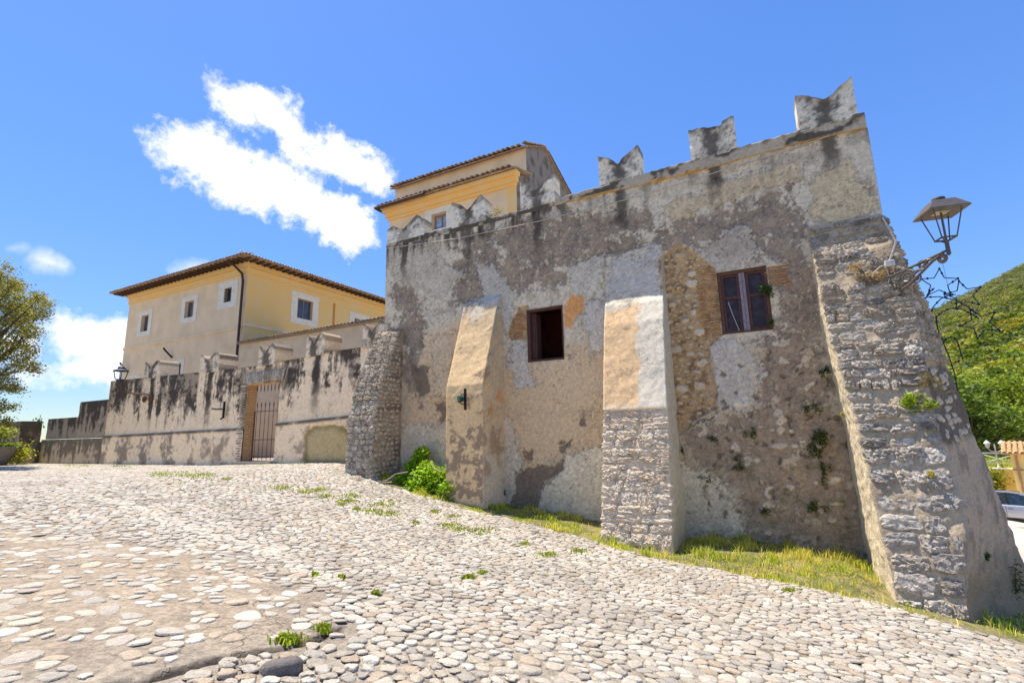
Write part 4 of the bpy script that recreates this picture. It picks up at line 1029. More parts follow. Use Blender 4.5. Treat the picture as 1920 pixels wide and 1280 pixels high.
    while z < 1.9:
        h = .085; put_stone(r.choice(STB), MBRICK, w, L(GATE[0] + .002, GP - .19, z), -NA, UP, .36, h * .9, .02, 0, name='brick'); n += 1
        ww = r.uniform(.2, .42); put_stone(r.choice(ST), MSTONEB, w, L(GATE[0] - ww / 2, GP + .06, z), RR, UP, ww, h * .85, .035, 0, name='brick'); z += h * 1.08
    for i in range(17):                      # voussoirs of the flat arch
        t = (i - 8) / 8; s = -16.5 + t * 1.08
        put_stone(r.choice(ST), MSTONEB, w, L(s, GP + .02, 2.22), RR + UP * -.28 * t, UP + RR * .28 * t, .118, .46, .03, 0, name='voussoir')
    # iron gate
    g = MB(); s0, s1 = GATE[0] + .06, GATE[1] - .1; pg = GP - .32
    for z in (.95, -.1, -.72): g.box(L((s0 + s1) / 2, pg, z), RR * (s1 - s0) / 2, NA * .010, UP * .013)
    for s in (s0, s1): g.box(L(s, pg, .02), RR * .016, NA * .016, UP * .93)
    gate = g.build('gate', MRUST, cw, label='rusty iron gate of pointed bars')
    for i in range(7):
        s = s0 + (s1 - s0) * (i + .5) / 7; b = MB(); b.tube([L(s, pg, -.85), L(s, pg, 1.12), L(s, pg, 1.18), L(s, pg, 1.32)], [.010, .010, .024, .002], 6); b.build('bar', MRUST, gate)
    for i in range(9):
        s = GATE[0] + .12 + (GATE[1] - GATE[0] - .2) * i / 8; b = MB(); b.tube([L(s, pg, 1.95), L(s, pg, 1.78), L(s, pg, 1.66)], [.014, .018, .002], 6); b.build('spike', MRUST, cw)
    mb = MB(); mb.tube([L(-15.05, GP + .05, 2.62), L(-15.25, GP + .06, 2.0), L(-15.38, GP + .05, 1.42)], .012, 6); mb.box(L(-15.38, GP + .06, 1.36), RR * .06, NA * .03, UP * .07); mb.build('conduit', MCABLE, cw)
    mb = MB(); lbox(mb, GATE[0] - .1, GATE[1] + .15, GP - .5, GP + .35, -1.3, -.86, lin(150, 140, 128)); mb.build('threshold', MV, cw)
courtyard()

# stepped end of the wall and the pillar beyond
def rough_block(name, par, s0, s1, p0, p1, z0, z1, col, seed, dark=.7, step=.07, mat=None):
    S, P, Z, G, U = shell(lambda z: [(s0, p0), (s0, p1), (s1, p1), (s1, p0)], np.linspace(z0, z1, max(6, int((z1 - z0) / step))), step)
    nB = fbm(U * 1.3, Z * 1.3, 4, seed); nC = fbm(U * 5, Z * 5, 3, seed + 1); nV = fbm(U * 2.5, Z * .4, 4, seed + 2)
    c = np.zeros(S.shape + (3,)) + col; t = (Z - z0) / (z1 - z0)
    c = mixc(c, lin(70, 62, 56), ss(-.2, .3, nV + .5 * nB + .5 * nC + t * .9 - .45) * dark)
    W = L(S, P, Z); W = W - NA * (.02 * nB + .012 * nC)[..., None]
    v = W.reshape(-1, 3); f = gridf(*S.shape).tolist(); nv = S.shape[1]
    top = [[i * nv + nv - 1, (i + 1) * nv + nv - 1, (S.shape[0] - 2 - i) * nv + nv - 1, (S.shape[0] - 1 - i) * nv + nv - 1] for i in range(S.shape[0] // 2)]
    top = [q for q in top if len(set(q)) == 4]
    # plain top quad
    q = [L(s0, p0, z1), L(s1, p0, z1), L(s1, p1, z1), L(s0, p1, z1)]; b = len(v); v = np.concatenate([v, np.array(q)]); f.append([b + 3, b + 2, b + 1, b])
    c = np.concatenate([c.reshape(-1, 3), np.tile(lin(120, 112, 100), (4, 1))])
    return obj(name, mesh(name, v, f, c), mat or MV, par)
sw = thing('stepped_wall', 'low stepped end of the courtyard wall streaked black with damp', 'wall', L(-31, 0, -1))
rough_block('wall_step', sw, -30.72, -27.82, -.7, GP - .01, .14, 1.94, lin(160, 146, 130), 811, .95)
rough_block('wall_step', sw, -34.1, -30.74, -.7, GP - .02, .14, 1.2, lin(150, 138, 124), 821, .95)
rough_block('base_course', sw, -34.3, -27.82, -.7, GP + .06, -1.6, .12, lin(184, 166, 142), 831, .75)
pil = thing('stone_pillar', 'square dark stone pier with vertical ribs at the far left', 'pillar', L(-38.4, .5, -1))
px_ = [Wp(x, y, .5) for x, y in [(-30, 783), (58, 788), (50, 826)]]
rough_block('pier', pil, px_[0][0] - 1., px_[1][0] - 1.1, -.35, .5, -1.5, px_[1][1], lin(146, 130, 112), 841, .8)
for k in range(4):
    s = px_[0][0] - .5 + k * .62; mb = MB(); lbox(mb, s, s + .16, .505, .6, -.2, px_[1][1] - .1, lin(176, 160, 140)); mb.build('rib', MV, pil)
lw = thing('low_wall', 'low tan retaining wall between the pier and the stepped wall', 'wall', L(-36, .2, -1))
rough_block('wall', lw, -46, -34.32, -.5, .15, -1.6, .02, lin(160, 146, 126), 851, .8)
rough_block('plinth', lw, -36.0, -34.4, .16, .5, -1.6, -.5, lin(206, 182, 150), 861, .1)

# ------------------------------------------------------------------ villa
def holed(s0, s1, z0, z1, holes):
    xs = sorted({s0, s1, *[h[0] for h in holes], *[h[1] for h in holes]}); zs = sorted({z0, z1, *[h[2] for h in holes], *[h[3] for h in holes]})
    out = []
    for a, b in zip(xs[:-1], xs[1:]):
        for e, f in zip(zs[:-1], zs[1:]):
            if not any(a >= h[0] - 1e-6 and b <= h[1] + 1e-6 and e >= h[2] - 1e-6 and f <= h[3] + 1e-6 for h in holes): out.append((a, b, e, f))
    return out
class Face:                                  # a vertical wall plane with its own axis and outward normal
    def __init__(s, o, ax, nr): s.o, s.ax, s.nr = map(np.asarray, (o, ax, nr))
    def at(s, u, z, d=0.): return s.o + s.ax * u + s.nr * d + UP * (z + EYE)
    def box(s, mb, u0, u1, z0, z1, d0, d1, c=None): mb.box(s.at((u0 + u1) / 2, (z0 + z1) / 2, (d0 + d1) / 2), s.ax * (u1 - u0) / 2, s.nr * (d1 - d0) / 2, UP * (z1 - z0) / 2, c)
    def wall(s, name, mat, par, u0, u1, z0, z1, holes, depth=.28):
        mb = MB()
        for a, b, e, f in holed(u0, u1, z0, z1, holes): mb.add([s.at(a, e), s.at(b, e), s.at(b, f), s.at(a, f)], [(0, 1, 2, 3)])
        for a, b, e, f in holes:
            for u, v in (((a, e), (a, f)), ((a, f), (b, f)), ((b, f), (b, e)), ((b, e), (a, e))):
                mb.add([s.at(*u), s.at(*v), s.at(*v, -depth), s.at(*u, -depth)], [(0, 1, 2, 3)])
        return mb.build(name, mat, par)
    def window(s, par, h, sur=(.45, .35), glass=None, grille=False, label=None):
        a, b, e, f = h; mb = MB(); t = .025
        s.box(mb, a - sur[0], a, e - sur[1], f + sur[1], .003, t); s.box(mb, b, b + sur[0], e - sur[1], f + sur[1], .003, t)
        s.box(mb, a, b, f, f + sur[1], .003, t); s.box(mb, a, b, e - sur[1], e, .003, t)
        w = mb.build('window', MWHITE, par)
        if label: w['label'] = label
        fr = MB(); m = (a + b) / 2; k = .05
        for u0, u1, z0, z1 in ((a + .002, a + k, e, f), (b - k, b - .002, e, f), (a + k, b - k, f - k, f), (a + k, b - k, e, e + k), (m - .03, m + .03, e + k, f - k)): s.box(fr, u0, u1, z0, z1, -.24, -.19)
        fr.build('frame', MWOODG, w)
        for u0, u1 in ((a + k, m - .03), (m + .03, b - k)):
            g = MB(); s.box(g, u0, u1, e + k, f - k, -.226, -.216); g.build('pane', glass or MGLASSB, w)
        bk = MB(); s.box(bk, a - .05, b + .05, e - .05, f + .05, -.6, -.3); bk.build('dark_interior', MDARK, w)
        if grille:
            g = MB()
            for i in range(4): s.box(g, a + (b - a) * (i + .5) / 4 - .012, a + (b - a) * (i + .5) / 4 + .012, e, f, -.06, -.036)
            for i in range(5): s.box(g, a, b, e + (f - e) * (i + .5) / 5 - .012, e + (f - e) * (i + .5) / 5 + .012, -.034, -.01)
            g.build('grille', MIRON, w)
        return w
villa = thing('villa', 'ochre two storey villa with a hipped tile roof behind the battlemented wall', 'house', L(-35, -6.5, -1))
VP_, VL, VR, VB = -6.5, -41.85, -27.8, -20.5
VE = 10.75                                    # wall head
fL = Face(L(VL, VP_, 0) - UP * EYE, RR, -NA); fR = Face(L(VR, VP_, 0) - UP * EYE, NA, RR)
hl = [(-39.82, -38.85, 7.68, 8.9), (-34.35, -33.35, 8.0, 9.15), (-30.06, -29.3, 8.46, 9.4), (-34.9, -34.1, 3.6, 4.95), (-40.3, -39.4, 3.6, 4.3)]
hl = [(a - VL, b - VL, e, f) for a, b, e, f in hl]
hr = [(3.7, 4.95, 7.95, 9.33), (8.9, 10.0, 7.8, 8.95), (6.75, 6.98, 7.9, 9.68)]
fL.wall('front_wall', MOCHL, villa, 0, VR - VL, -1.5, VE, hl); fR.wall('side_wall', MOCH, villa, 0, VP_ - VB, -1.5, VE, hr)
mb = MB(); mb.add([L(VL, VP_, -1.5), L(VL, VB, -1.5), L(VL, VB, VE), L(VL, VP_, VE)], [(0, 1, 2, 3)]); mb.add([L(VL, VB, -1.5), L(VR, VB, -1.5), L(VR, VB, VE), L(VL, VB, VE)], [(0, 1, 2, 3)]); mb.build('rear_wall', MOCHL, villa)
for i, h in enumerate(hl): fL.window(villa, h, (.42, .34) if i < 2 else (.6, .42) if i == 2 else (.3, .25), grille=(i == 2), label='small window with an iron grille' if i == 2 else None)
for h in hr[:2]: fR.window(villa, h, (.5, .42))
mb = MB(); fR.box(mb, 6.75, 6.98, 7.9, 9.68, -.27, -.2); mb.build('niche_back', MOCH, villa)
mb = MB(); fL.box(mb, -.02, VR - VL - .2, 6.52, 6.70, .002, .06); fR.box(mb, -.06, VP_ - VB, 6.7, 6.88, .002, .06); mb.build('string_course', MOCHL, villa)
mb = MB(); fL.box(mb, -.05, VR - VL + .0, VE - .75, VE - .32, .002, .07); fL.box(mb, -.05, VR - VL, VE - .30, VE, .002, .2); fR.box(mb, -.07, VP_ - VB, VE - .72, VE - .32, .002, .07); fR.box(mb, -.2, VP_ - VB, VE - .30, VE, .002, .2); mb.build('cornice', MOCH, villa)
# hipped roof
OV = .95; zt, rise = VE + .12, .33
c00, c10, c11, c01 = (VL - OV, VP_ + OV), (VR + OV, VP_ + OV), (VR + OV, VB - OV), (VL - OV, VB - OV)
wd = (c00[1] - c01[1]) / 2; rz = zt + wd * rise; r0 = (c00[0] + wd, c00[1] - wd); r1 = (c10[0] - wd, c10[1] - wd)
q = lambda c, z: L(c[0], c[1], z)
mb = MB(); v = [q(c00, zt), q(c10, zt), q(c11, zt), q(c01, zt), q(r0, rz), q(r1, rz)]
mb.add(v, [(0, 1, 5, 4), (1, 2, 5), (2, 3, 4, 5), (3, 0, 4)]); v2 = [p - UP * .06 for p in v[:4]]; mb.add(v2 + v[:4], [(3, 2, 1, 0), (0, 1, 5, 4), (1, 2, 6, 5), (2, 3, 7, 6), (3, 0, 4, 7)])
vroof = mb.build('roof', mat_plain('roof_boards', lin(176, 142, 108), .8, 0, .2, 5), villa)
def tile_mesh(r=.1, ln=.5, n=6, th=.018):
    V = []; F = []
    for j, y in enumerate((0, ln)):
        rr_ = r * (1.06 if j == 0 else .9)
        for rad in (rr_, rr_ - th):
            for k in range(n + 1): a = math.pi * k / n; V.append((math.cos(a) * rad, y, math.sin(a) * rad * .8))
    m = n + 1
    for k in range(n):
        F += [(k, k + 1, 2 * m + k + 1, 2 * m + k), (m + k + 1, m + k, 3 * m + k, 3 * m + k + 1), (k + 1, k, m + k, m + k + 1), (2 * m + k, 2 * m + k + 1, 3 * m + k + 1, 3 * m + k)]
    return np.array(V), F
TV, TF = tile_mesh()
def tile_row(par, a, b, inward, slope, sp=.24, stuff=True, rows=1, mat=MTILE, scale=1., name='roof_tile', seed=0):
    a, b = np.asarray(a), np.asarray(b); ln = np.linalg.norm(b - a); n = int(ln / sp); ax = (b - a) / ln; iy = np.asarray(inward) + UP * slope; iy = iy / np.linalg.norm(iy); up = np.cross(ax, iy)
    if up[2] < 0: up = -up
    r = random.Random(seed); big = MB(); shared = None; out = []
    for row in range(rows):
        for i in range(n):
            o = a + ax * ((i + .5) * sp + r.uniform(-.012, .012)) + iy * (row * .42 - .04 + r.uniform(-.03, .02)) + up * (.012 + .012 * row + r.uniform(0, .012))
            v = o + scale * (TV[:, :1] * ax + TV[:, 1:2] * iy + TV[:, 2:3] * up)
            f = TF if np.dot(np.cross(ax, iy), up) > 0 else [q[::-1] for q in TF]
            if stuff: big.add(v, f)
            else:
                if shared is None:
                    lv = scale * (TV[:, :1] * ax + TV[:, 1:2] * iy + TV[:, 2:3] * up); shared = mesh('roof_tile', lv, f); shared.materials.append(mat)
                obj(name, shared, None, par, loc=o)
    if stuff: big.build('eave_tiles', mat, par, smooth=True, kind='stuff')
tile_row(vroof, q(c00, zt), q(c10, zt), NA, rise, .21, True, 2, seed=1, scale=.78); tile_row(vroof, q(c10, zt), q(c11, zt), -RR, rise, .21, True, 2, seed=2, scale=.78); tile_row(vroof, q(c01, zt), q(c00, zt), RR, rise, .24, True, 1, seed=3)
# rafters
raf = None
def rafters(a, b, inward, sp, ln):
    global raf
    a, b = np.asarray(a), np.asarray(b); L_ = np.linalg.norm(b - a); ax = (b - a) / L_; n = int(L_ / sp); sh = None
    for i in range(1, n):
        o = a + ax * i * sp
        if sh is None:
            m_ = MB(); m_.box(inward * (ln / 2 + .08), ax * .055, inward * ln / 2, UP * .06); sh = mesh('rafter', m_.v, m_.f, None, False); sh.materials.append(MWOODR)
        obj('rafter', sh, None, vroof, loc=o)
MWOODR = mat_plain('dark_rafter_wood', lin(88, 66, 52), .8, 0, .2, 20)
rafters(q(c00, zt - .125), q(c10, zt - .125), NA, .46, OV - .3); rafters(q(c10, zt - .125), q(c11, zt - .125), -RR, .46, OV - .3)
# downpipe
mb = MB(); mb.tube([L(-28.7, VP_ + .85, VE + .02), L(-28.5, VP_ + .5, VE - .2), L(-28.05, VP_ + .22, VE - .75), L(-28.0, VP_ + .16, VE - 1.2), L(-28.0, VP_ + .16, 3.5), L(-28.0, VP_ + .16, -1)], .075, 10); mb.build('downpipe', MPIPE, villa, smooth=True)
for x, y in ((318, 661), (236, 688)):        # iron stays on the wall
    s, z = Wp(x, y, VP_ + .1); mb = MB(); mb.tube([L(s + .25, VP_ + .05, z - .35), L(s - .1, VP_ + .35, z + .15), L(s - .2, VP_ + .4, z + .3)], .06, 8); mb.build('flag_holder', MIRON, villa, smooth=True)

# ------------------------------------------------------------------ annex range in front of the villa's side
annex = thing('annex', 'low tan annex with a tiled eave between the villa and the castle block', 'building', L(-18, -6.4, -1))
fA = Face(L(-27.6, -6.2, 0) - UP * EYE, RR, -NA); fA.wall('wall', MTAN, annex, 0, 17.2, -1.5, 5.46, [])
mb = MB(); a0, a1 = L(-27.62, -6.05, 5.52), L(-10.4, -6.05, 5.60); bk0, bk1 = L(-27.62, -9.5, 6.5), L(-10.4, -9.5, 6.5)
mb.add([a0, a1, bk1, bk0, a0 - UP * .07, a1 - UP * .07, bk1 - UP * .07, bk0 - UP * .07], [(0, 1, 2, 3), (7, 6, 5, 4), (0, 4, 5, 1), (1, 5, 6, 2), (2, 6, 7, 3), (3, 7, 4, 0)]); ar = mb.build('roof', MTILE, annex)
tile_row(ar, a0, a1, NA, .28, .25, False, 1, seed=6)

# ------------------------------------------------------------------ tower behind the parapet
tower = thing('tower', 'yellow upper storey with tiled cornice rising behind the castle parapet', 'tower', L(-9.8, -2.5, 5.9))
TP, TL, TR = -2.5, -12.72, -7.0
ft = Face(L(TL, TP, 0) - UP * EYE, RR, -NA); wt = (-10.62 - TL, -9.94 - TL, 7.55, 8.2)
ft.wall('wall', MOCHL, tower, 0, TR - TL, 4.5, 8.9, [wt]); ft.window(tower, wt, (.32, .3), glass=mat_glass('curtained_glass', (.28, .33, .40), .1))
mb = MB(); ft.box(mb, -.05, TR - TL + .06, 8.42, 8.52, .002, .08); ft.box(mb, -.1, TR - TL + .12, 8.52, 8.72, .002, .16); ft.box(mb, -.16, TR - TL + .18, 8.72, 8.88, .002, .3); ft.box(mb, TR - TL - .32, TR - TL + .03, 7.2, 8.42, .002, .03); mb.build('cornice', MOCH, tower)
mb = MB(); lo0, lo1 = L(TL - .3, TP + .42, 8.92), L(TR + .22, TP + .42, 8.92); hi0, hi1 = L(TL - .3, TP - 1.0, 9.3), L(TR + .22, TP - 1.0, 9.3)
mb.add([lo0, lo1, hi1, hi0, lo0 - UP * .05, lo1 - UP * .05, hi1 - UP * .05, hi0 - UP * .05], [(0, 1, 2, 3), (7, 6, 5, 4), (0, 4, 5, 1), (1, 5, 6, 2), (2, 6, 7, 3), (3, 7, 4, 0)]); lr = mb.build('lean_to_roof', MTILE, tower)
tile_row(lr, lo0, lo1, NA, .27, .21, False, 1, seed=8)
mb = MB(); mb.tube([L(TL - .34, TP + .5, 8.86), L(TL + 2.1, TP + .5, 8.86)], .06, 8); mb.tube([L(TL - .3, TP + .5, 8.84), L(TL - .25, TP - .4, 8.84)], .05, 8); mb.build('gutter', MPIPE, tower, smooth=True)
# attic with its own gable roof; the ridge runs along the wall
A0, A1, AF, AB, AR = -13.35, -7.03, TP - 1.0, -8.9, -5.2
ep, rp, eb = 10.45, 11.35, 10.2
mb = MB(); mb.add([L(A0, AF, 4.5), L(A1, AF, 4.5), L(A1, AF, ep), L(A0, AF, ep)], [(0, 1, 2, 3)]); mb.build('attic_wall', MTAN, tower)
mb = MB()
for s, fl in ((A1, 0), (A0, 1)):
    f = [(0, 1, 2, 3, 4)] if not fl else [(4, 3, 2, 1, 0)]
    mb.add([L(s, AF, 4.5), L(s, AB, 4.5), L(s, AB, eb), L(s, AR, rp), L(s, AF, ep)], f)
    mb.add([L(TR if s == A1 else TL, TP, 4.5), L(TR if s == A1 else TL, AF - .01, 4.5), L(TR if s == A1 else TL, AF - .01, 9.25), L(TR if s == A1 else TL, TP, 8.9)], [(0, 1, 2, 3)] if not fl else [(3, 2, 1, 0)])
mb.add([L(A0, AB, 4.5), L(A1, AB, 4.5), L(A1, AB, eb), L(A0, AB, eb)], [(3, 2, 1, 0)])
mb.build('gable_wall', MGREYW, tower)
mb = MB()
for (pa, za), (pb, zb) in (((AF + .2, ep - .03), (AR, rp + .06)), ((AR, rp + .06), (AB - .2, eb - .05))):
    v = [L(A0 - .12, pa, za), L(A1 + .1, pa, za), L(A1 + .1, pb, zb), L(A0 - .12, pb, zb)]; v += [p - UP * .06 for p in v]
    mb.add(v, [(0, 1, 2, 3), (7, 6, 5, 4), (0, 4, 5, 1), (1, 5, 6, 2), (2, 6, 7, 3), (3, 7, 4, 0)])
arf = mb.build('attic_roof', MTILE, tower)
tile_row(arf, L(A0 - .1, AF + .2, ep), L(A1 + .08, AF + .2, ep), NA, .3, .21, False, 1, seed=9)
sh = mesh('verge', *[(lambda t: (t[0], t[1]))(tile_mesh(.1, .55))][0]); sh.materials.append(MTILE)
def verge(pa, za, pb, zb):
    a, b = L(A1 + .04, pa, za + .05), L(A1 + .04, pb, zb + .05); d = b - a; ln = np.linalg.norm(d); d /= ln; up = np.cross(RR, d); up = up if up[2] > 0 else -up
    m = Matrix(np.stack([np.cross(d, up), d, up], 1).tolist()).to_quaternion()
    for i in range(int(ln / .4)): obj('roof_tile', sh, None, arf, loc=a + d * i * .4, rot=m)
verge(AF + .2, ep, AR, rp); verge(AB - .1, eb, AR, rp)

# ------------------------------------------------------------------ things fixed to the walls
# cable along the facade
mb = MB(); pts = [Wp(*q_, .03) for q_ in [(727, 466), (860, 447), (1021, 413), (1100, 393), (1177, 374), (1300, 337), (1430, 297), (1515, 270), (1600, 238)]]
mb.tube([L(s, .045, z) for s, z in pts], .011, 6); tag(mb.build('cable', MCABLE, None, smooth=True), 'thin pale cable running along the top of the castle facade', 'cable')
mb = MB(); pts = [(1655, 408), (1668, 430), (1680, 452), (1672, 478), (1664, 496)]
P3 = [L(*(lambda q_: (q_[0], .62, q_[1]))(Wp(x, y, .62))) for x, y in pts]; mb.tube(P3, .014, 6)
P3 = [L(*(lambda q_: (q_[0], .66, q_[1]))(Wp(x, y, .66))) for x, y in [(1664, 496), (1650, 500), (1637, 512), (1637, 532), (1650, 542), (1664, 536), (1668, 520), (1660, 500)]]; mb.tube(P3, .012, 6)
tag(mb.build('cable', MCABLE, None, smooth=True), 'pale cable looping down the corner buttress beside the lamp bracket', 'cable')
s, z = Wp(1668, 494, .66); mb = MB(); mb.box(L(s, .66, z), RR * .075, NA * .05, UP * .055); o = mb.build('junction_box', MPLASTIC, None)
bv = o.modifiers.new('bevel', 'BEVEL'); bv.width = .015; bv.segments = 2; tag(o, 'white plastic junction box on the corner buttress behind the lamp', 'box')

# small green spotlight on the tan buttress
sp = thing('wall_spotlight', 'small iron spotlight with a green glass lens on the tan buttress', 'spotlight', L(-7.15, 1.1, .75))
s, z = Wp(872, 748, 1.09); mb = MB(); mb.box(L(s, 1.085, z), RR * .022, NA * .03, UP * .27); mb.build('back_plate', MIRON, sp)
s2, z2 = Wp(864, 748, 1.2); dirn = -NA * .8 - RR * .5 - UP * .12; mb = MB()
mb.tube([L(s, 1.1, z + .1), L(s - .03, 1.18, z + .13), L(s2, 1.22, z2 + .06)], .014, 6); mb.tube([L(s, 1.1, z - .14), L(s - .05, 1.2, z - .12), L(s2, 1.24, z2 - .06)], .014, 6); mb.build('bracket', MIRON, sp, smooth=True)
mb = MB(); o0 = L(s2, 1.2, z2); mb.lathe(o0, [(.05, -.07), (.075, -.03), (.088, .05), (.092, .06), (.08, .062)], 16, dirn); mb.build('lamp_housing', mat_plain('green_enamel', lin(20, 74, 62), .4), sp, smooth=True)
mb = MB(); mb.lathe(o0, [(.079, .052), (.05, .066), (.002, .072)], 16, dirn); mb.build('lens', mat_glass('green_glass', (.01, .12, .07), .1), sp, smooth=True)

# iron torch holder on the courtyard wall
th_ = thing('torch_holder', 'black iron cross shaped torch holder on the courtyard wall left of the gate', 'bracket', L(*(lambda q_: (q_[0], GP, q_[1]))(Wp(424, 768, GP))))
s, z = Wp(424, 768, GP); mb = MB(); mb.box(L(s, GP + .09, z), RR * .03, NA * .03, UP * .32); mb.build('upright', MIRON, th_)
mb = MB(); mb.tube([L(s + .05, GP + .1, z + .02), L(s - .2, GP + .3, z + .03), L(s - .35, GP + .34, z + .05)], .03, 6); mb.tube([L(s - .02, GP + .1, z - .3), L(s + .02, GP + .2, z - .36)], .03, 6); mb.build('arm', MIRON, th_, smooth=True)

# lantern at the left end of the wall
def lantern_small():
    base = Wp(225, 712, .6); t = thing('street_lamp', 'dark lantern on a scrolled iron bracket at the left end of the courtyard wall', 'lamp', L(base[0], .6, base[1]))
    s, z = base; z += .24; c = L(s, .6, z); KL = .68
    mb = MB(); mb.lathe(c + UP * .14, [(.30, 0), (.285, .04), (.13, .11), (.135, .17), (.07, .24), (.02, .28)], 8); mb.build('lamp_hood', MIRON2, t, smooth=True)
    mb = MB()
    for a in range(4):
        q_ = math.pi / 4 + a * math.pi / 2; d = np.array([math.cos(q_), math.sin(q_), 0]); mb.tube([c + d * .25 + UP * .14, c + d * .17 - UP * .22], .018, 6)
    mb.lathe(c - UP * .24, [(.04, -.10), (.17, 0), (.16, .03)], 8); mb.build('lamp_frame', MIRON2, t, smooth=True)
    mb = MB(); w = L(s + .9, GP, z - .75)
    mb.tube([c - UP * .32, L(s + .1, .5, z - .75), L(s + .7, .2, z - .88), L(s + 1.4, GP + .05, z - .92)], .04, 8)
    for k in range(2):
        pts = [L(s + .9 + k * .5 + math.cos(a) * .16 * (1 - a / 14), GP + .1, z - 1.12 + math.sin(a) * .16 * (1 - a / 14)) for a in np.linspace(0, 11, 30)]; mb.tube(pts, .03, 6)
    mb.build('bracket', MRUST, t, smooth=True)
MIRON2 = mat_plain('blue_grey_iron', lin(72, 70, 86), .55, .3, .1)
lantern_small()

# big bracket lamp on the corner buttress
def big_lamp():
    A = L(*(lambda q_: (q_[0], .72, q_[1]))(Wp(1676, 516, .72)))       # arm root on the stones
    d = RR * .62 - NA * .78; d /= np.linalg.norm(d)
    # arm length so that its tip is where the lantern stem stands
    best = min(np.linspace(.4, 2., 161), key=lambda k: abs(pxy(A + d * k + UP * .12)[0] - 1778))
    Tp = A + d * best + UP * .12
    t = thing('street_lamp', 'grey brown square lantern on an ornate scrolled bracket at the right corner buttress', 'lamp', A)
    mb = MB(); mb.tube([A - d * .25 - UP * .03, A, Tp], .022, 8); low = A - UP * .34 - d * .05
    mb.tube([low, A + d * .25 * best - UP * .26, A + d * .52 * best - UP * .10, A + d * .72 * best + UP * .02, A + d * .86 * best + UP * .07], .024, 8)
    mb.build('bracket_arm', MLAMP, t, smooth=True)
    def scroll(c, r0, turns, dirx, ph=0., rad=.014, name='scroll'):
        pts = [c + (d * math.cos(a) * dirx + UP * math.sin(a)) * r0 * 1.15 * (1 - .82 * (a - ph) / (turns * 6.283)) for a in np.linspace(ph, ph + turns * 6.283, int(26 * turns))]
        m_ = MB(); m_.tube(pts, rad * 1.2, 6); m_.build(name, MLAMP, t, smooth=True)
    b_ = best
    scroll(A + d * .24 * b_ - UP * .13, .135, 2.3, 1, .5, .017); scroll(A + d * .55 * b_ + UP * .0, .085, 2.0, -1, .2, .013); scroll(Tp - d * .1 - UP * .11, .075, 2.2, 1, 1.2, .014)
    scroll(A + d * .06 * b_ - UP * .38, .07, 1.8, 1, 2., .013); scroll(A + d * .40 * b_ - UP * .19, .07, 1.6, -1, 2.6, .012); scroll(A - d * .06 - UP * .2, .085, 1.6, -1, .2, .012)
    # acanthus leaf strips between the scrolls
    m_ = MB()
    for f0, f1, h in ((.05, .33, -.30), (.3, .6, -.17), (.52, .8, -.05)):
        m_.tube([A + d * f0 * b_ + UP * (h + .02), A + d * (f0 + f1) / 2 * b_ + UP * (h + .12), A + d * f1 * b_ + UP * (h + .10)], [.006, .03, .004], 6)
    m_.build('leaf_ornament', MLAMP, t, smooth=True)
    # lantern frame axes: it is square, seen on the diagonal
    ex = RR * math.cos(.2) + NA * math.sin(.2); ey = np.cross(UP, ex)
    mb = MB(); mb.tube([Tp - UP * .10, Tp - UP * .07, Tp - UP * .05, Tp + UP * .16], [.004, .035, .03, .028], 8); mb.build('finial', MLAMP, t, smooth=True)
    B = Tp + UP * .12; KS = .64
    def sq(h, r): return [B + UP * h * KS * 1.12 + (ex * a + ey * b) * r * KS for a, b in ((-1, -1), (1, -1), (1, 1), (-1, 1))]
    Hf = .72
    bot, top = sq(.10, .16), sq(Hf, .30)
    m_ = MB()
    for i in range(4): m_.tube([bot[i], bot[(i + 1) % 4]], .014, 6); m_.tube([B - UP * .0, bot[i] * .5 + (B + UP * .03) * .5, bot[i]], .013, 6)
    m_.build('lower_ring', MLAMP, t, smooth=True)
    for i in range(4): m_ = MB(); m_.tube([bot[i], top[i]], .010, 6); m_.build('corner_post', MLAMP, t, smooth=True)
    m_ = MB(); m_.tube([B, B + UP * (Hf * KS * 1.12 + .02)], .016, 8); m_.build('stem', MLAMP, t, smooth=True)
    ea, eb_, ec = sq(Hf, .44), sq(Hf + .035, .43), sq(Hf + .27, .24)
    m_ = MB(); inn = sq(Hf, .17); V = ea + eb_ + ec + inn; F = []
    for i in range(4):
        j = (i + 1) % 4; F += [(i, j, 4 + j, 4 + i), (4 + i, 4 + j, 8 + j, 8 + i), (12 + i, 12 + j, j, i)]
    F.append((8, 9, 10, 11)); m_.add(V, F); m_.build('lamp_roof', MLAMP, t)
    m_ = MB(); e1, e2 = sq(Hf + .01, .168), sq(Hf + .06, .12); m_.add(e1 + e2, [(0, 1, 5, 4), (1, 2, 6, 5), (2, 3, 7, 6), (3, 0, 4, 7), (7, 6, 5, 4)]); m_.build('diffuser', mat_plain('frosted_diffuser', lin(226, 216, 190), .4), t)
    m_ = MB(); m_.lathe(B + UP * (Hf + .27) * KS * 1.12, [(.05, 0), (.045, .03), (.095, .05), (.09, .075), (.04, .09), (.004, .095)], 14); m_.build('vent_cap', MLAMP, t, smooth=True)
    m_ = MB(); m_.tube([Tp - d * .12 - UP * .15, Tp - d * .11 - UP * .5, Tp - d * .1 - UP * .9], .003, 4); m_.build('hanging_wire', MIRON, t)
def pxy(P):
    c = RM.T @ (np.asarray(P) - UP * EYE); return 960 - c[0] / c[2] * 907, 640 + c[1] / c[2] * 907
big_lamp()

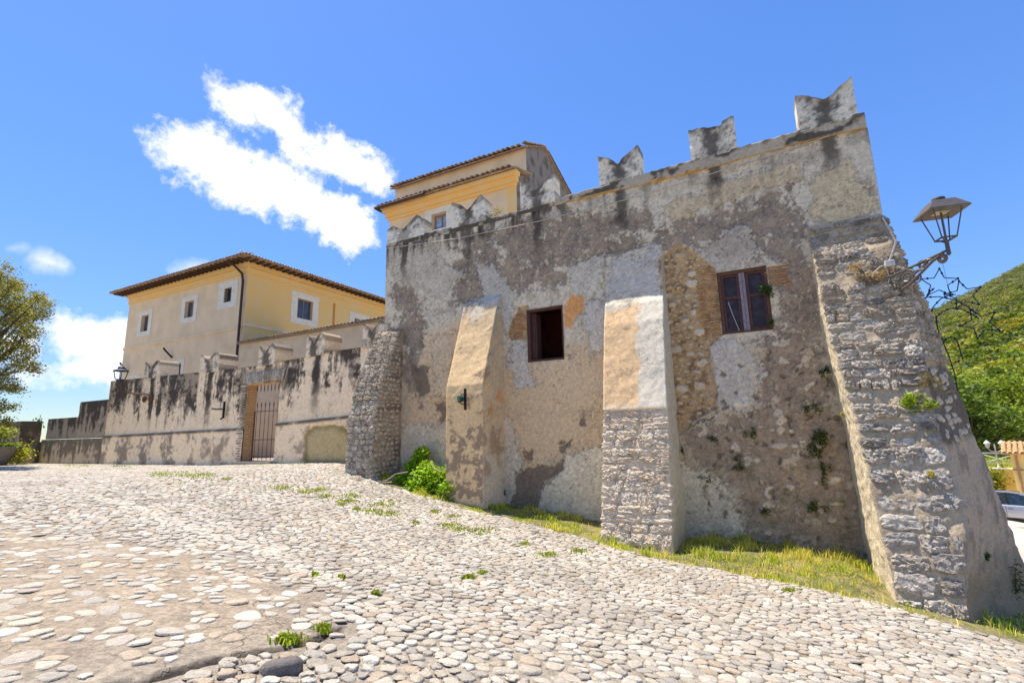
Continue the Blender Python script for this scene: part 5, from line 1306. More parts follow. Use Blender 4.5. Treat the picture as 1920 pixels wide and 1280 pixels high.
# comet-star light decoration behind the corner
def stars():
    Pd = -.25
    t = thing('star_decoration', 'unlit wire light decoration of three shooting stars behind the corner buttress', 'decoration', L(*(lambda q_: (q_[0], Pd, q_[1]))(Wp(1760, 640, Pd))))
    MST = mat_plain('navy_light_tube', lin(30, 40, 66), .5, 0, .1)
    W3 = lambda x, y: L(*(lambda q_: (q_[0], Pd, q_[1]))(Wp(x, y, Pd)))
    for cx_, cy_, R_, rot in ((1761, 531, 27, -.15), (1807, 553, 26, .1), (1838, 606, 27, .35)):
        c = W3(cx_, cy_); k = R_ / 907. * np.linalg.norm(c - UP * EYE) * .78; m_ = MB(); pts = []
        for i in range(11):
            a = math.pi / 2 + i * math.pi / 5 + rot; r = k if i % 2 == 0 else k * .45; pts.append(c + (RR * math.cos(a) + UP * math.sin(a)) * r)
        for i in range(10): m_.tube([pts[i], pts[i + 1]], .009, 6)
        st_ = m_.build('star', MST, t)
        b_ = MB()
        for i in range(10):
            p = (pts[i] + pts[i + 1]) / 2 if i % 2 else pts[i]; b_.lathe(p - UP * .025, [(.004, 0), (.016, .01), (.018, .035), (.006, .05)], 6)
        b_.build('bulbs', MST, st_, kind='stuff')
    for pts in ([(1733, 568), (1736, 558), (1745, 546), (1752, 540)], [(1744, 590), (1750, 575), (1764, 560), (1780, 553), (1792, 552)], [(1757, 612), (1755, 596), (1768, 583), (1785, 578), (1805, 580), (1825, 590), (1836, 598)],
                [(1730, 558), (1760, 556), (1790, 562), (1815, 575), (1832, 588)], [(1755, 590), (1758, 615), (1768, 640), (1780, 670), (1790, 700), (1797, 740)], [(1770, 640), (1778, 632), (1788, 632), (1795, 640), (1800, 655), (1806, 676), (1790, 678)]):
        m_ = MB(); m_.tube([W3(*p) for p in pts], .010, 6); a = m_.build('tail_tube', MST, t, smooth=True)
        b_ = MB()
        for i in range(len(pts) - 1):
            p = W3((pts[i][0] + pts[i + 1][0]) / 2, (pts[i][1] + pts[i + 1][1]) / 2); b_.lathe(p - UP * .02, [(.004, 0), (.017, .01), (.018, .03), (.006, .045)], 6)
        b_.build('bulbs', MST, a, kind='stuff')
stars()

# ------------------------------------------------------------------ plants at the facade
def gzl(s, p):
    P = L(s, p, 0.); return gz(P[..., 0], P[..., 1])
def grass_strip():
    r = np.random.default_rng(5); n = 60000
    s = r.uniform(-10.6, 5.0, n); p = r.uniform(-.1, 1, n) * (strip_edge(s) + .12)
    dens = fbm(s * 1.2, p * 1.2, 3, 55); edge = strip_edge(s) - p
    keep = r.uniform(size=n) < np.clip(.38 + 2.0 * dens + .35 * (s > -2) * (edge > .3) + .5 * np.minimum(edge - .25, .5), .02, 1)
    keep &= ~((s > -9.6) & (s < -7.45) & (p < 1.0) & (r.uniform(size=n) < .7))
    keep &= ~((s > B3S[0]) & (s < B3S[1]) & (p < 1.45)) & ~((s > -7.4) & (s < -6.3) & (p < 1.0)) & ~((s > 1.3) & (s < 2.2) & (p < 2.15))
    s, p, dens = s[keep], p[keep], dens[keep]; bed = bedz(s, p)
    P = L(s, p, 0.); z0 = gz(P[:, 0], P[:, 1]) + EYE + bed
    cl_ = fbm(s * 2.2, p * 2.2, 3, 66); h = r.uniform(.04, .13, len(s)) * (.55 + 1.5 * ss(-.05, .45, cl_)) * np.where(s < -3.3, .85, 1.)
    dry = r.uniform(size=len(s)) < np.clip(.38 + 1.1 * fbm(s * .9, p * 1.5, 3, 44) + .2 * (s > -1.5), .05, .9)
    for nm, m, cols in (('grass', ~dry, GREENS), ('dry_grass', dry, STRAW)):
        o = obj(nm, blades_mesh(nm, P[m, 0], P[m, 1], z0[m], h[m], r, cols, .75), MGRASS, None)
        tag(o, 'green grass growing along the foot of the castle wall' if nm == 'grass' else 'straw coloured mown grass lying along the foot of the castle wall', 'grass', kind='stuff')
def bedz(s, p): return .12 * ss(-1.9, -1.2, s) * ss(1.4, .8, s) * ss(strip_edge(s) + .05, strip_edge(s) - .7, p)
def soil():
    s = np.linspace(-10.9, 6, 340); t = np.linspace(0, 1, 26); S = np.repeat(s[:, None], 26, 1); e = strip_edge(S) - .05 + .22 * fbm(S * 1.6, S * 0, 4, 12)
    P_ = -.1 + (e + .1) * t[None]; n = fbm(S * 3, P_ * 3, 4, 13); W = L(S, P_, 0.); W[..., 2] = gz(W[..., 0], W[..., 1]) + EYE + bedz(S, P_) + .02 * n + .012 - .05 * (t[None] > .98)
    c = np.zeros(S.shape + (3,)) + lin(140, 128, 84); c = mixc(c, lin(92, 98, 48), ss(-.1, .3, n) * .7)
    obj('soil', mesh('soil', W, gridf(*S.shape, flip=True), c), MGR, None, kind='structure')['label'] = 'strip of weedy earth along the wall foot'
soil(); grass_strip()
def tuft(name, x, y, p, n, rad, size, cols, label, cat='plant', seed=0, hang=.2, group=None, asp=.5, flat=1.):
    r = np.random.default_rng(seed); s, z = Wp(x, y, p); c = L(s, p + rad[1] * .5, z)
    o = r.normal(size=(n, 3)) * .5; k = np.linalg.norm(o, axis=1, keepdims=True); o = o / np.maximum(k, .01) * np.minimum(k, 1) ** .8
    lump = r.normal(size=(7, 3)) * .5; o = o * .5 + lump[r.integers(0, 7, n)]
    C = c + o[:, :1] * RR * rad[0] + o[:, 1:2] * NA * rad[1] + o[:, 2:3] * UP * rad[2]
    C[:, 2] -= hang * np.abs(o[:, 0]) * rad[2]
    t = thing(name, label, cat, L(s, p, z), group)
    obj('foliage', leaves_mesh('foliage', C, size, leafcol(r, n, cols, .3), r, asp), MLEAF, t)
    mb = MB()
    for k in range(6):
        e = C[r.integers(0, n)]; b = L(s, p - .03, z); mb.tube([b, (b + e) / 2 + UP * .02, e], .005, 5)
    mb.build('stems', MWOOD, t)
    return t
YG = [lin(150, 170, 40), lin(120, 150, 34), lin(176, 186, 60)]; DG = [lin(70, 92, 34), lin(90, 112, 40), lin(56, 76, 30)]
tuft('wall_plant', 1716, 742, 1.45, 520, (.21, .14, .17), .07, YG, 'bright yellow green plant growing high on the corner buttress', seed=1)
tuft('dry_wall_plant', 1738, 722, 1.35, 300, (.17, .1, .17), .07, [lin(128, 108, 66), lin(150, 132, 84), lin(110, 104, 60)], 'dry brown tuft beside the bright plant on the corner buttress', seed=2, asp=.18)
tuft('dry_wall_plant', 1622, 512, .62, 380, (.26, .12, .2), .08, [lin(170, 140, 92), lin(146, 110, 70), lin(186, 160, 116)], 'dry straw tuft on the corner buttress below the lamp cable', seed=3, asp=.18)
tuft('wall_plant', 1441, 543, .0, 380, (.14, .14, .16), .05, DG, 'dark green fern hanging from the right jamb of the closed window', seed=4)
tuft('wall_plant', 1446, 606, .0, 160, (.07, .08, .1), .04, DG, 'small green plant at the lower right corner of the closed window', seed=5)
tuft('wall_plant', 1523, 828, .0, 520, (.2, .14, .24), .055, DG, 'dark green plant rooted in the shaded wall beside the corner buttress', seed=6)
tuft('wall_plant', 1553, 696, .0, 200, (.09, .08, .18), .045, DG, 'dark weed in the angle where wall meets corner buttress', seed=7)
tuft('wall_plant', 1520, 762, .0, 200, (.15, .06, .22), .045, DG, 'sparse olive weed above the dark green wall plant', seed=8)
tuft('wall_plant', 1408, 810, .0, 160, (.13, .06, .12), .04, DG, 'faint moss tuft left of the white wall stones', seed=9)
tuft('wall_plant', 1385, 870, .0, 220, (.18, .06, .12), .04, DG, 'low moss cushion left of the lower bay stones', seed=10)
tuft('wall_plant', 1745, 888, 1.9, 110, (.05, .06, .06), .035, [lin(206, 186, 60), lin(150, 150, 50)], 'small yellow flowering weed on the corner buttress courses', seed=11)
tuft('wall_plant', 1842, 1040, 1.35, 110, (.08, .06, .07), .05, DG, 'olive weed on the smooth splayed face of the corner buttress', seed=12)
tuft('wall_plant', 1581, 778, 1.4, 60, (.04, .04, .06), .03, [lin(206, 186, 60), lin(150, 150, 50)], 'yellow weed on the left edge of the corner buttress', seed=13)
tuft('parapet_plant', 937, 398, -.2, 320, (.42, .15, .16), .05, [lin(176, 158, 80), lin(150, 140, 70), lin(120, 120, 60)], 'dry yellowish weeds growing on the parapet between two battlements', seed=14, asp=.25)
tuft('wall_plant', 1280, 848, .1, 80, (.05, .06, .09), .04, DG, 'small dark weed beside the cream buttress', seed=15)
tuft('wall_plant', 1905, 1090, .6, 220, (.16, .1, .3), .05, DG, 'ivy clump at the right foot of the corner buttress', seed=16)
tuft('wall_plant', 945, 925, .05, 200, (.1, .06, .2), .05, DG, 'dark weed where the tan buttress meets the wall', seed=17)

tuft('wall_plant', 1340, 825, .0, 160, (.16, .05, .1), .04, DG, 'olive moss streak low on the wall right of the cream buttress', seed=21)
tuft('wall_plant', 1528, 945, .0, 150, (.14, .05, .12), .045, DG, 'low moss patch in the shaded corner above the grass', seed=22)
tuft('wall_plant', 1437, 958, .0, 120, (.12, .05, .08), .04, DG, 'small moss cushion just above the grass of the right bay', seed=23)
tuft('wall_plant', 1330, 898, .0, 110, (.12, .05, .07), .04, DG, 'dark weed on the edge of the pale plaster low in the right bay', seed=24)
tuft('wall_plant', 1545, 880, .0, 180, (.08, .05, .2), .045, DG, 'thin dark creeper below the dark green wall plant', seed=25)
tuft('wall_plant', 1285, 1030, .5, 260, (.22, .2, .16), .05, YG, 'fresh green weed at the foot of the cream buttress', seed=26)
tuft('wall_plant', 1650, 1030, 1.2, 160, (.04, .4, .3), .04, YG, 'trailing green weed on the left edge of the corner buttress foot', seed=27)
# bush between the two left buttresses
MBLEACH = mat_plain('bleached_wood', lin(178, 160, 132), .9)
def bush():
    r = np.random.default_rng(77); t = thing('bush', 'bright green leafy bush between the rubble buttress and the tan buttress', 'bush', L(-8.4, .6, -1.6))
    cen = []; rad = []
    for x, y, p, k in [(790, 895, .75, .3), (825, 905, .8, .28), (765, 905, .8, .22), (800, 925, .95, .22), (785, 862, .45, .2), (793, 848, .35, .17), (835, 925, .9, .22), (770, 875, .5, .18), (845, 900, .7, .18), (745, 912, .9, .16), (800, 880, .6, .24), (840, 890, .6, .26), (845, 915, .95, .26), (780, 915, 1.0, .26), (790, 850, .4, .2), (812, 890, .8, .28), (755, 900, .8, .2)]:
        s, z = Wp(x, y, p); cen.append(L(s, p, z)); rad.append((k * 1.2, k * 1.1, k * 1.05))
    C = blob_pts(r, cen, rad, 460, .2); n = len(C)
    col = leafcol(r, n, [lin(140, 176, 30), lin(168, 198, 40), lin(110, 150, 30), lin(186, 206, 62)], .3)
    obj('foliage', leaves_mesh('foliage', C, .08, col, r, .7, up=.8), MLEAF, t)
    mb = MB(); b = L(-8.6, .4, -1.5)
    for k in range(14): e = cen[k % len(cen)] + r.normal(size=3) * .1; mb.tube([b + r.normal(size=3) * [.2, .2, .02], (b + e) / 2 + UP * .1, e], [.014, .01, .004], 5)
    mb.build('stems', mat_plain('green_stem', lin(96, 112, 50), .8), t)
    mb = MB()
    for pts in ([(700, 905, 1.3), (725, 900, 1.3), (742, 888, 1.25), (765, 884, 1.2)], [(838, 878, 1.1), (826, 884, 1.15), (815, 878, 1.15), (808, 868, 1.1)], [(690, 908, 1.35), (712, 905, 1.35), (735, 903, 1.3)]):
        mb = MB(); mb.tube([L(*(lambda q_: (q_[0], p, q_[1]))(Wp(x, y, p))) for x, y, p in pts], .014, 6)
        tag(mb.build('dead_branch', MBLEACH, None, smooth=True), 'bleached dead branch arching from the rubble buttress into the bush' if pts[0][0] == 700 else 'bleached dead branch bent over the right side of the bush' if pts[0][0] == 838 else 'bleached dead branch lying flat below the arched one', 'branch')
    rr_ = random.Random(2)
    for i, (x, y, w) in enumerate([(668, 893, .34), (690, 897, .22), (734, 893, .24), (655, 890, .18)]):
        X, Y = on_ground(x, y + 6); ls = put_stone(STR[i], MSTONEB, None, np.array([X, Y, float(gz(X, Y)) + EYE]), RR, NA, w, w * .7, w * .38, rr_.uniform(-.5, .5), name='loose_stone')
        tag(ls, ['large flat loose stone at the foot of the rubble buttress', 'small loose stone nearest the rubble buttress corner', 'pale loose stone beside the bush', 'leftmost loose stone below the rubble buttress'][i], 'stone')
bush()
# moss and grass tufts in the paving joints
def moss():
    r = np.random.default_rng(8)
    spots = [(300, 889, 22), (345, 890, 50), (385, 891, 25), (425, 898, 10), (530, 914, 22), (575, 922, 22), (600, 918, 15), (660, 930, 24), (650, 940, 18), (610, 930, 14), (720, 945, 32), (700, 958, 18), (725, 963, 28), (640, 946, 10), (670, 955, 10), (815, 960, 10), (850, 968, 15), (840, 985, 22), (900, 995, 30), (860, 992, 20), (780, 980, 8), (1025, 1040, 22), (1085, 1033, 20), (985, 1020, 10), (560, 868, 22), (520, 868, 15), (490, 869, 15), (230, 872, 30), (160, 873, 14), (130, 872, 16), (450, 869, 14), (880, 1082, 14), (1480, 1107, 14), (590, 1078, 6), (640, 1083, 6), (905, 1075, 10), (705, 1113, 8)]
    X, Y, H = [], [], []
    for x, y, w, q_, hh in [(a_, b_, c_, max(1.5, c_ * .11), .026) for a_, b_, c_ in spots] + [(540, 1200, 26, 4, .03), (608, 1180, 12, 3, .03)]:
        n = int(40 + w * 5); g0, gx_, gy_ = (np.array(on_ground(*k_)) for k_ in ((x, y), (x + w * .5, y), (x, y + q_)))
        P_ = g0 + r.normal(size=(n, 1)) * (gx_ - g0) + r.normal(size=(n, 1)) * (gy_ - g0); X += list(P_[:, 0]); Y += list(P_[:, 1]); H += [hh] * n
    X, Y, H = map(np.array, (X, Y, H)); H = H * r.uniform(.6, 1.4, len(H))
    o = obj('moss', blades_mesh('moss', X, Y, gz(X, Y) + EYE + .012, H, r, [lin(150, 170, 50), lin(124, 146, 44), lin(170, 176, 70), lin(140, 132, 60)], 1.0, .009), MGRASS, None)
    tag(o, 'small tufts of moss and grass in the joints of the cobbles', 'moss', kind='stuff')
moss()

# ------------------------------------------------------------------ far left: holm oak, planter
def holm_oak():
    r = np.random.default_rng(31); Y0 = 21.
    def at(x, y, dy=0.):
        d = ray(x, y); k = (Y0 + dy) / d[1]; return d * k + UP * EYE
    base = at(-150, 868); base[2] = -1.05 + EYE
    t = thing('holm_oak', 'tall holm oak whose leafy boughs reach in from the left edge', 'tree', base)
    fork = at(-140, 720)
    mb = MB(); mb.tube([base - UP * .3, base + UP * .6, (base + fork) / 2 + [.1, 0, 0], fork], [.5, .36, .3, .26], 12); mb.build('trunk', MBARK, t, smooth=True)
    cl = []
    for x, y, R_ in [(-20, 530, .8), (10, 560, .9), (45, 575, .75), (75, 590, .5), (60, 620, .6), (30, 600, .9), (-10, 610, 1.), (20, 645, .7), (50, 655, .55), (-5, 665, .8), (35, 680, .5), (10, 705, .6), (-20, 720, .7), (25, 725, .4), (0, 520, .6), (15, 545, .6), (30, 540, .5), (82, 572, .3), (68, 560, .35), (60, 690, .3), (-60, 560, 1.3), (-80, 640, 1.3), (-130, 600, 1.6), (-70, 710, 1.), (-120, 500, 1.5), (-60, 480, 1.2), (-180, 560, 1.7), (-200, 660, 1.5), (-160, 430, 1.3), (5, 760, .35), (12, 790, .3), (-20, 770, .5), (40, 600, .6), (20, 580, .8)]:
        for dy in (-1.2, .3, 1.5): cl.append((at(x + r.normal() * 5, y + r.normal() * 5, dy + r.normal() * .4), R_ * r.uniform(.55, .85)))
    br = MB()
    for (c, R_) in cl[::2]:
        m = (fork + c) / 2 + r.normal(size=3) * .25 - UP * .2; br.tube([fork, m, c], [.10, .055, .015], 6)
    br.build('limbs', MBARK, t, smooth=True)
    C = []
    for c, R_ in cl:                         # leaves sit in sprays round short twigs, with gaps between them
        k = int(14 * R_ / .5) + 3
        for j in range(k):
            d = r.normal(size=3); d /= np.linalg.norm(d); sc_ = c + d * R_ * r.uniform(.3, 1.05); n = r.integers(14, 26)
            C.append(sc_ + r.normal(size=(n, 3)) * [.15, .15, .09])
    C = np.concatenate(C); n = len(C)
    col = leafcol(r, n, [lin(138, 134, 62), lin(162, 152, 72), lin(98, 102, 52), lin(176, 156, 84), lin(114, 120, 58)], .3)
    obj('crown', leaves_mesh('crown', C, .105, col, r, .5, up=.6), MLEAF, t)
    print('oak leaves', n)
MBARK = mat_plain('bark', lin(84, 72, 60), .95, 0, .25, 14, .8, .02)
holm_oak()
def planter():
    sp_, zp_ = Wp(-4, 866, 1.6); c = L(sp_, 1.6, -1.02); c[2] = float(gz(c[0], c[1])) + EYE; t = thing('planter', 'big grey bowl shaped planter at the left edge', 'planter', c)
    k = 24.6 / 907 * .98
    mb = MB(); mb.lathe(c, [(.30, 0), (.36, .08), (.55, .42), (.76, .76), (.82, .80), (.82, .88), (.74, .88), (.68, .76)], 28); mb.build('bowl', mat_plain('grey_planter', lin(140, 130, 122), .8), t, smooth=True)
    r = np.random.default_rng(3)
    for nm, cc, rad, n, lab, cols in (('shrub', c + UP * .98, (.85, .7, .16), 700, 'low yellow green planting filling the grey planter', [lin(176, 186, 70), lin(150, 164, 60), lin(120, 140, 50)]), ('shrub', c + UP * 1.6 + RR * -.35, (.8, .6, .4), 700, 'loose yellow green shrub rising above the planter rim', [lin(196, 196, 90), lin(170, 176, 70), lin(140, 150, 60)])):
        d = r.normal(size=(n, 3)); d /= np.linalg.norm(d, axis=1, keepdims=True); C = cc + d * r.uniform(.3, 1, (n, 1)) * rad
        b = thing(nm, lab, 'plant', cc - UP * rad[2]); obj('foliage', leaves_mesh('foliage', C, .13, leafcol(r, n, cols), r, .6), MLEAF, b)
        m = MB()
        for k in range(7): m.tube([c + UP * .8, (c + UP * .85 + C[k]) / 2, C[k]], .015, 5)
        m.build('stems', MBARK, b)
    for x, y, p, n, rad, lab in ((36, 850, .9, 700, (.75, .4, .45), 'yellow flowering bush beside the planter'), (12, 862, 1.0, 300, (.8, .3, .25), 'low yellow green plants below the planter'), (70, 800, -.2, 90, (.3, .2, .55), 'sparse shrub in the gap between pier and stepped wall')):
        s, z = Wp(x, y, p); cc = L(s, p, z); d = r.normal(size=(n, 3)) * .5; C = cc + d[:, :1] * RR * rad[0] + d[:, 1:2] * NA * rad[1] + d[:, 2:] * UP * rad[2]
        b = thing('shrub', lab, 'plant', L(s, p, z - rad[2])); obj('foliage', leaves_mesh('foliage', C, .13, leafcol(r, n, [lin(196, 186, 50), lin(170, 170, 60), lin(140, 150, 50)] if x < 60 else DG), r, .6), MLEAF, b)
        m = MB()
        for k in range(6): m.tube([L(s, p, z - rad[2]), C[k]], .012, 5)
        m.build('stems', MBARK, b)
planter()

# ------------------------------------------------------------------ hill and wood on the right
def hz(X, Y):                                # ridge rises to the right, eye-relative height
    u = X / np.maximum(Y, 1.); r_ = np.hypot(X, Y)
    slope = np.clip(.222 + .43 * (u - .865), .02, .5)
    top = slope * 235
    t = np.clip((Y - 46) / (235 - 46), 0, 1.6)
    prof_ = np.where(t < 1, t ** 1.12, 1 - .25 * (t - 1))
    return -4.9 + (top + 4.9) * prof_ + 2.2 * fbm(X * .02, Y * .02, 4, 900) * np.clip(t * 3, 0, 1)
def hill():
    u = np.linspace(.30, 2.4, 120); Y = np.concatenate([np.linspace(46, 235, 70), np.linspace(240, 370, 14)])
    U, YY = np.meshgrid(u, Y, indexing='ij'); X = U * YY; Z = hz(X, YY)
    c = np.zeros(X.shape + (3,)) + lin(92, 98, 52); c = mixc(c, lin(128, 124, 70), ss(0, .4, fbm(X * .06, YY * .06, 4, 901)))
    obj('hill', mesh('hill', np.stack([X, YY, Z + EYE], -1), gridf(*X.shape), c), mat_vcol('hill_soil', fine=.6, var=.3, bstr=.6, bdist=.4, grain=3), None, kind='structure')['label'] = 'steep wooded hill behind the square'
    r = np.random.default_rng(61); C = []; K = []; S = []
    n = 3400
    uu = r.uniform(.80, 1.24, n); yy = 48 + (238 - 48) * r.uniform(0, 1, n) ** .8
    cols = np.array([lin(140, 152, 52), lin(166, 172, 60), lin(108, 124, 50), lin(184, 180, 76), lin(120, 136, 66), lin(158, 150, 76), lin(96, 108, 48), lin(172, 156, 66)])
    grey = np.array([lin(130, 134, 82), lin(146, 146, 96), lin(112, 116, 72), lin(140, 130, 82)])
    for i in range(n):
        x, y = uu[i] * yy[i], yy[i]; z = float(hz(np.array([x]), np.array([y]))[0]) + EYE
        hi = np.clip((y - 110) / 90, 0, 1)
        R_ = r.uniform(1.1, 2.8) * (1.15 - .62 * hi); m = 135 if y < 130 else 66
        d = r.normal(size=(m, 3)); d /= np.linalg.norm(d, axis=1, keepdims=True); d[:, 2] = np.abs(d[:, 2]) - .25
        C.append(np.array([x, y, z + R_ * .45]) + d * R_ * r.uniform(.72, 1.05, (m, 1)) * [1, 1, .85])
        base = cols[r.integers(len(cols))] if r.uniform() > hi * .85 else grey[r.integers(4)]
        K.append(base * r.uniform(.6, 1.05, (m, 1))); S.append(np.full(m, R_ * .30))
    C, K, S = np.concatenate(C), np.concatenate(K), np.concatenate(S)
    o = obj('woodland', leaves_mesh('woodland', C, S, K, r, .8, up=.35), MLEAF, None); tag(o, 'dense green wood and scrub covering the hillside', 'woodland', kind='stuff')
hill()
def broad_tree(x, y, Y0, h, R_, cols, label, seed):
    r = np.random.default_rng(seed); d = ray(x, y); b = d * (Y0 / d[1]); b[2] = max(-5.0, float(hz(np.array([b[0]]), np.array([b[1]]))[0]) if b[1] > 46 else -5.0); b = b + UP * EYE
    t = thing('broadleaf_tree', label, 'tree', b, 'trees at the edge of the square')
    mb = MB(); top = b + UP * h * .75; mb.tube([b - UP * .2, b + UP * h * .35, top], [.28, .2, .06], 8); ce, ra = [], []
    for k in range(16):
        a = r.uniform(0, 6.28); q_ = r.uniform(.2, 1) ** .6; c = b + np.array([math.cos(a) * R_ * .7 * q_, math.sin(a) * R_ * .7 * q_, h * (.45 + .5 * r.uniform() * (1.1 - q_ * .4))])
        ce.append(c); ra.append((R_ * .36,) * 2 + (R_ * .3,)); mb.tube([b + UP * h * .35, (c + b + UP * h * .4) / 2, c], [.1, .06, .02], 5)
    mb.build('trunk', MBARK, t, smooth=True)
    C = blob_pts(r, ce, ra, 230, .5); obj('crown', leaves_mesh('crown', C, .34, leafcol(r, len(C), cols, .3), r, .7, up=.7), MLEAF, t)
for i, a in enumerate([(1838, 930, 40, 8.5, 3.6, [lin(92, 112, 40), lin(70, 90, 34), lin(116, 132, 48)], 'dark green tree behind the corner buttress edge'),
                       (1880, 930, 44, 8.0, 3.6, [lin(120, 140, 44), lin(146, 158, 52), lin(96, 116, 40)], 'mid green tree left of the yellow house roof'),
                       (1925, 930, 50, 11, 4.4, [lin(132, 150, 48), lin(158, 166, 60), lin(104, 122, 44)], 'light green tree rising behind the yellow house'),
                       (1790, 930, 46, 9.0, 4.2, [lin(104, 122, 44), lin(80, 98, 38)], 'deep green tree mostly behind the corner buttress')]): broad_tree(*a, 70 + i)

# ------------------------------------------------------------------ lower square on the right
def right_square():
    G = -5.1
    def at(x, y, Y0): d = ray(x, y); return d * (Y0 / d[1]) + UP * EYE
    # yellow house
    o = at(1893, 850, 31); ax = np.array([math.cos(.80), -math.sin(.80), 0]); nr = np.array([-math.sin(.80), -math.cos(.80), 0])
    F_ = Face(np.array([o[0], o[1], 0]), ax, nr); top = o[2] - EYE
    h = thing('yellow_house', 'single storey yellow house with a tiled roof beyond the lower square', 'house', F_.at(0, G))
    mb = MB(); F_.box(mb, 0, 9, G - .4, top, -6, 0); mb.build('wall', MOCHR, h)
    mb = MB(); v = [F_.at(-.35, top + .05, .4), F_.at(9.4, top + .05, .4), F_.at(9.4, top + .62, -3), F_.at(-.35, top + .62, -3), F_.at(9.4, top + .05, -6.4), F_.at(-.35, top + .05, -6.4)]
    v += [p - UP * .1 for p in v]; mb.add(v, [(0, 1, 2, 3), (3, 2, 4, 5), (6, 0, 3, 9), (9, 3, 5, 11), (6, 7, 1, 0), (1, 7, 8, 2), (9, 8, 7, 6), (11, 10, 8, 9)]); rf = mb.build('roof', MTILER, h)
    tile_row(rf, v[0], v[1], -nr, .168, .26, True, 7, mat=MTILER, seed=12)
    mb = MB(); mb.tube([F_.at(.25, top, .12), F_.at(.25, G, .12)], .06, 8); mb.build('downpipe', MPIPE2, h, smooth=True)
    mb = MB(); F_.box(mb, .0, 9, top - 1.0, top - .93, .002, .04); mb.build('string_course', MPIPE2, h)
    mb = MB(); F_.box(mb, 1.5, 2.6, G + .9, G + 2.2, .003, .05); w = mb.build('window', MWHITE, h); mb = MB(); F_.box(mb, 1.6, 2.5, G + 1., G + 2.1, .052, .06); mb.build('pane', MGLASSB, w)
    # terrace wall with railing
    a = at(1838, 880, 35); F2 = Face(np.array([a[0], a[1], 0]), ax, nr); tz = -3.35
    t = thing('terrace_wall', 'pale yellow terrace wall closing the lower square', 'wall', F2.at(0, G)); mb = MB(); F2.box(mb, -6, 8, G - .3, tz, -.5, 0); mb.build('wall', MOCHR, t)
    mb = MB(); F2.box(mb, -6, 8, tz + .002, tz + .08, -.55, .06); mb.build('coping', MWHITE, t)
    r = np.random.default_rng(14); n = 5000; uu = r.uniform(-6, 8, n); dd = r.uniform(-5, -.6, n); P = np.array([F2.at(u, tz + .3, d) for u, d in zip(uu, dd)])
    mb = MB(); mb.add([F2.at(-6, tz + .1, -.5), F2.at(8, tz + .1, -.5), F2.at(8, tz + .9, -7), F2.at(-6, tz + .9, -7)], [(0, 1, 2, 3)]); tb = mb.build('terrace_lawn', mat_plain('lawn', lin(140, 146, 60), .95, 0, .2, 4), None, kind='structure'); tb['label'] = 'narrow lawn on the terrace above the yellow wall'
    o_ = obj('grass', blades_mesh('grass', P[:, 0], P[:, 1], P[:, 2] - .2 + .12 * (-dd - .5), r.uniform(.1, .3, n), r, GREENS, .5, .02), MGRASS, None); tag(o_, 'green grass along the terrace above the yellow wall', 'grass', kind='stuff')
    f = thing('railing', 'pale wooden railing with crossed bars on the terrace', 'fence', F2.at(0, tz, -1.2)); MR = mat_plain('pale_rail', lin(214, 206, 196), .7)
    for k in range(8):
        u = -6 + k * 2.; mb = MB(); F2.box(mb, u - .05, u + .05, tz, tz + 1.05, -1.25, -1.15); mb.build('post', MR, f)
        if k < 7:
            mb = MB(); mb.tube([F2.at(u + .06, tz + .3, -1.2), F2.at(u + 1.94, tz + .98, -1.2)], .035, 6); mb.build('brace', MR, f)
            mb = MB(); mb.tube([F2.at(u + .06, tz + .98, -1.27), F2.at(u + 1.94, tz + .3, -1.27)], .035, 6); mb.build('brace', MR, f)
    for z in (.28, 1.0): mb = MB(); F2.box(mb, -6, 8, tz + z, tz + z + .08, -1.14, -1.08); mb.build('rail', MR, f)
    lp = thing('street_lamp', 'white double lantern lamp post on the terrace', 'lamp', F2.at(.95, tz, -.25)); c = F2.at(.95, tz, -.25); ML = mat_plain('white_lamp_paint', lin(206, 202, 196), .5)
    mb = MB(); mb.lathe(c, [(.1, 0), (.09, .2), (.05, .3), (.04, 1.45), (.06, 1.5), (.02, 1.7)], 10); mb.build('post', ML, lp, smooth=True)
    for sgn in (-1, 1):
        e = c + ax * .36 * sgn + UP * 1.42; mb = MB(); mb.tube([c + UP * 1.2, c + ax * .2 * sgn + UP * 1.2, e - UP * .05], .03, 6); mb.build('arm', ML, lp, smooth=True)
        mb = MB(); mb.lathe(e, [(.08, 0), (.15, .3), (.2, .32), (.1, .46), (.02, .54)], 8); mb.build('lantern', ML, lp, smooth=True)
    s_, d_ = at(1864, 905, 34), None; r = np.random.default_rng(15); n = 700; q_ = r.normal(size=(n, 3)) * .5; C = np.array([s_[0], s_[1], G + 1.0 + EYE]) + q_ * [.7, .6, .9]
    b = thing('shrub', 'round olive shrub against the yellow terrace wall behind the car', 'plant', np.array([s_[0], s_[1], G + EYE])); obj('foliage', leaves_mesh('foliage', C, .2, leafcol(r, n, [lin(150, 150, 50), lin(110, 124, 44)]), r, .6), MLEAF, b)
    mb = MB(); mb.tube([C.mean(0) - UP * 1.0, C.mean(0)], .03, 6); mb.build('stems', MBARK, b)
    # low white block
    c = at(1912, 964, 23); c[2] = G + EYE; bk = thing('stone_bench', 'low white stone bench in front of the car', 'bench', c)
    mb = MB(); mb.box(c + UP * .33, ax * .75, nr * .22, UP * .07); sl = mb.build('seat', MWHITE, bk); m_ = sl.modifiers.new('bevel', 'BEVEL'); m_.width = .02
    for k in (-.5, .5): mb = MB(); mb.box(c + ax * k + UP * .13, ax * .12, nr * .18, UP * .129); mb.build('leg', MWHITE, bk)
    car(at(1905, 945, 25.5), ax, nr, G)
MOCHR = mat_plain('pale_yellow_render', lin(232, 204, 130), .9, 0, .05, 1.2, .1); MTILER = mat_plain('orange_tile', lin(204, 164, 112), .85, 0, .15, 6, .3); MPIPE2 = mat_plain('tan_pipe', lin(168, 132, 92), .6)
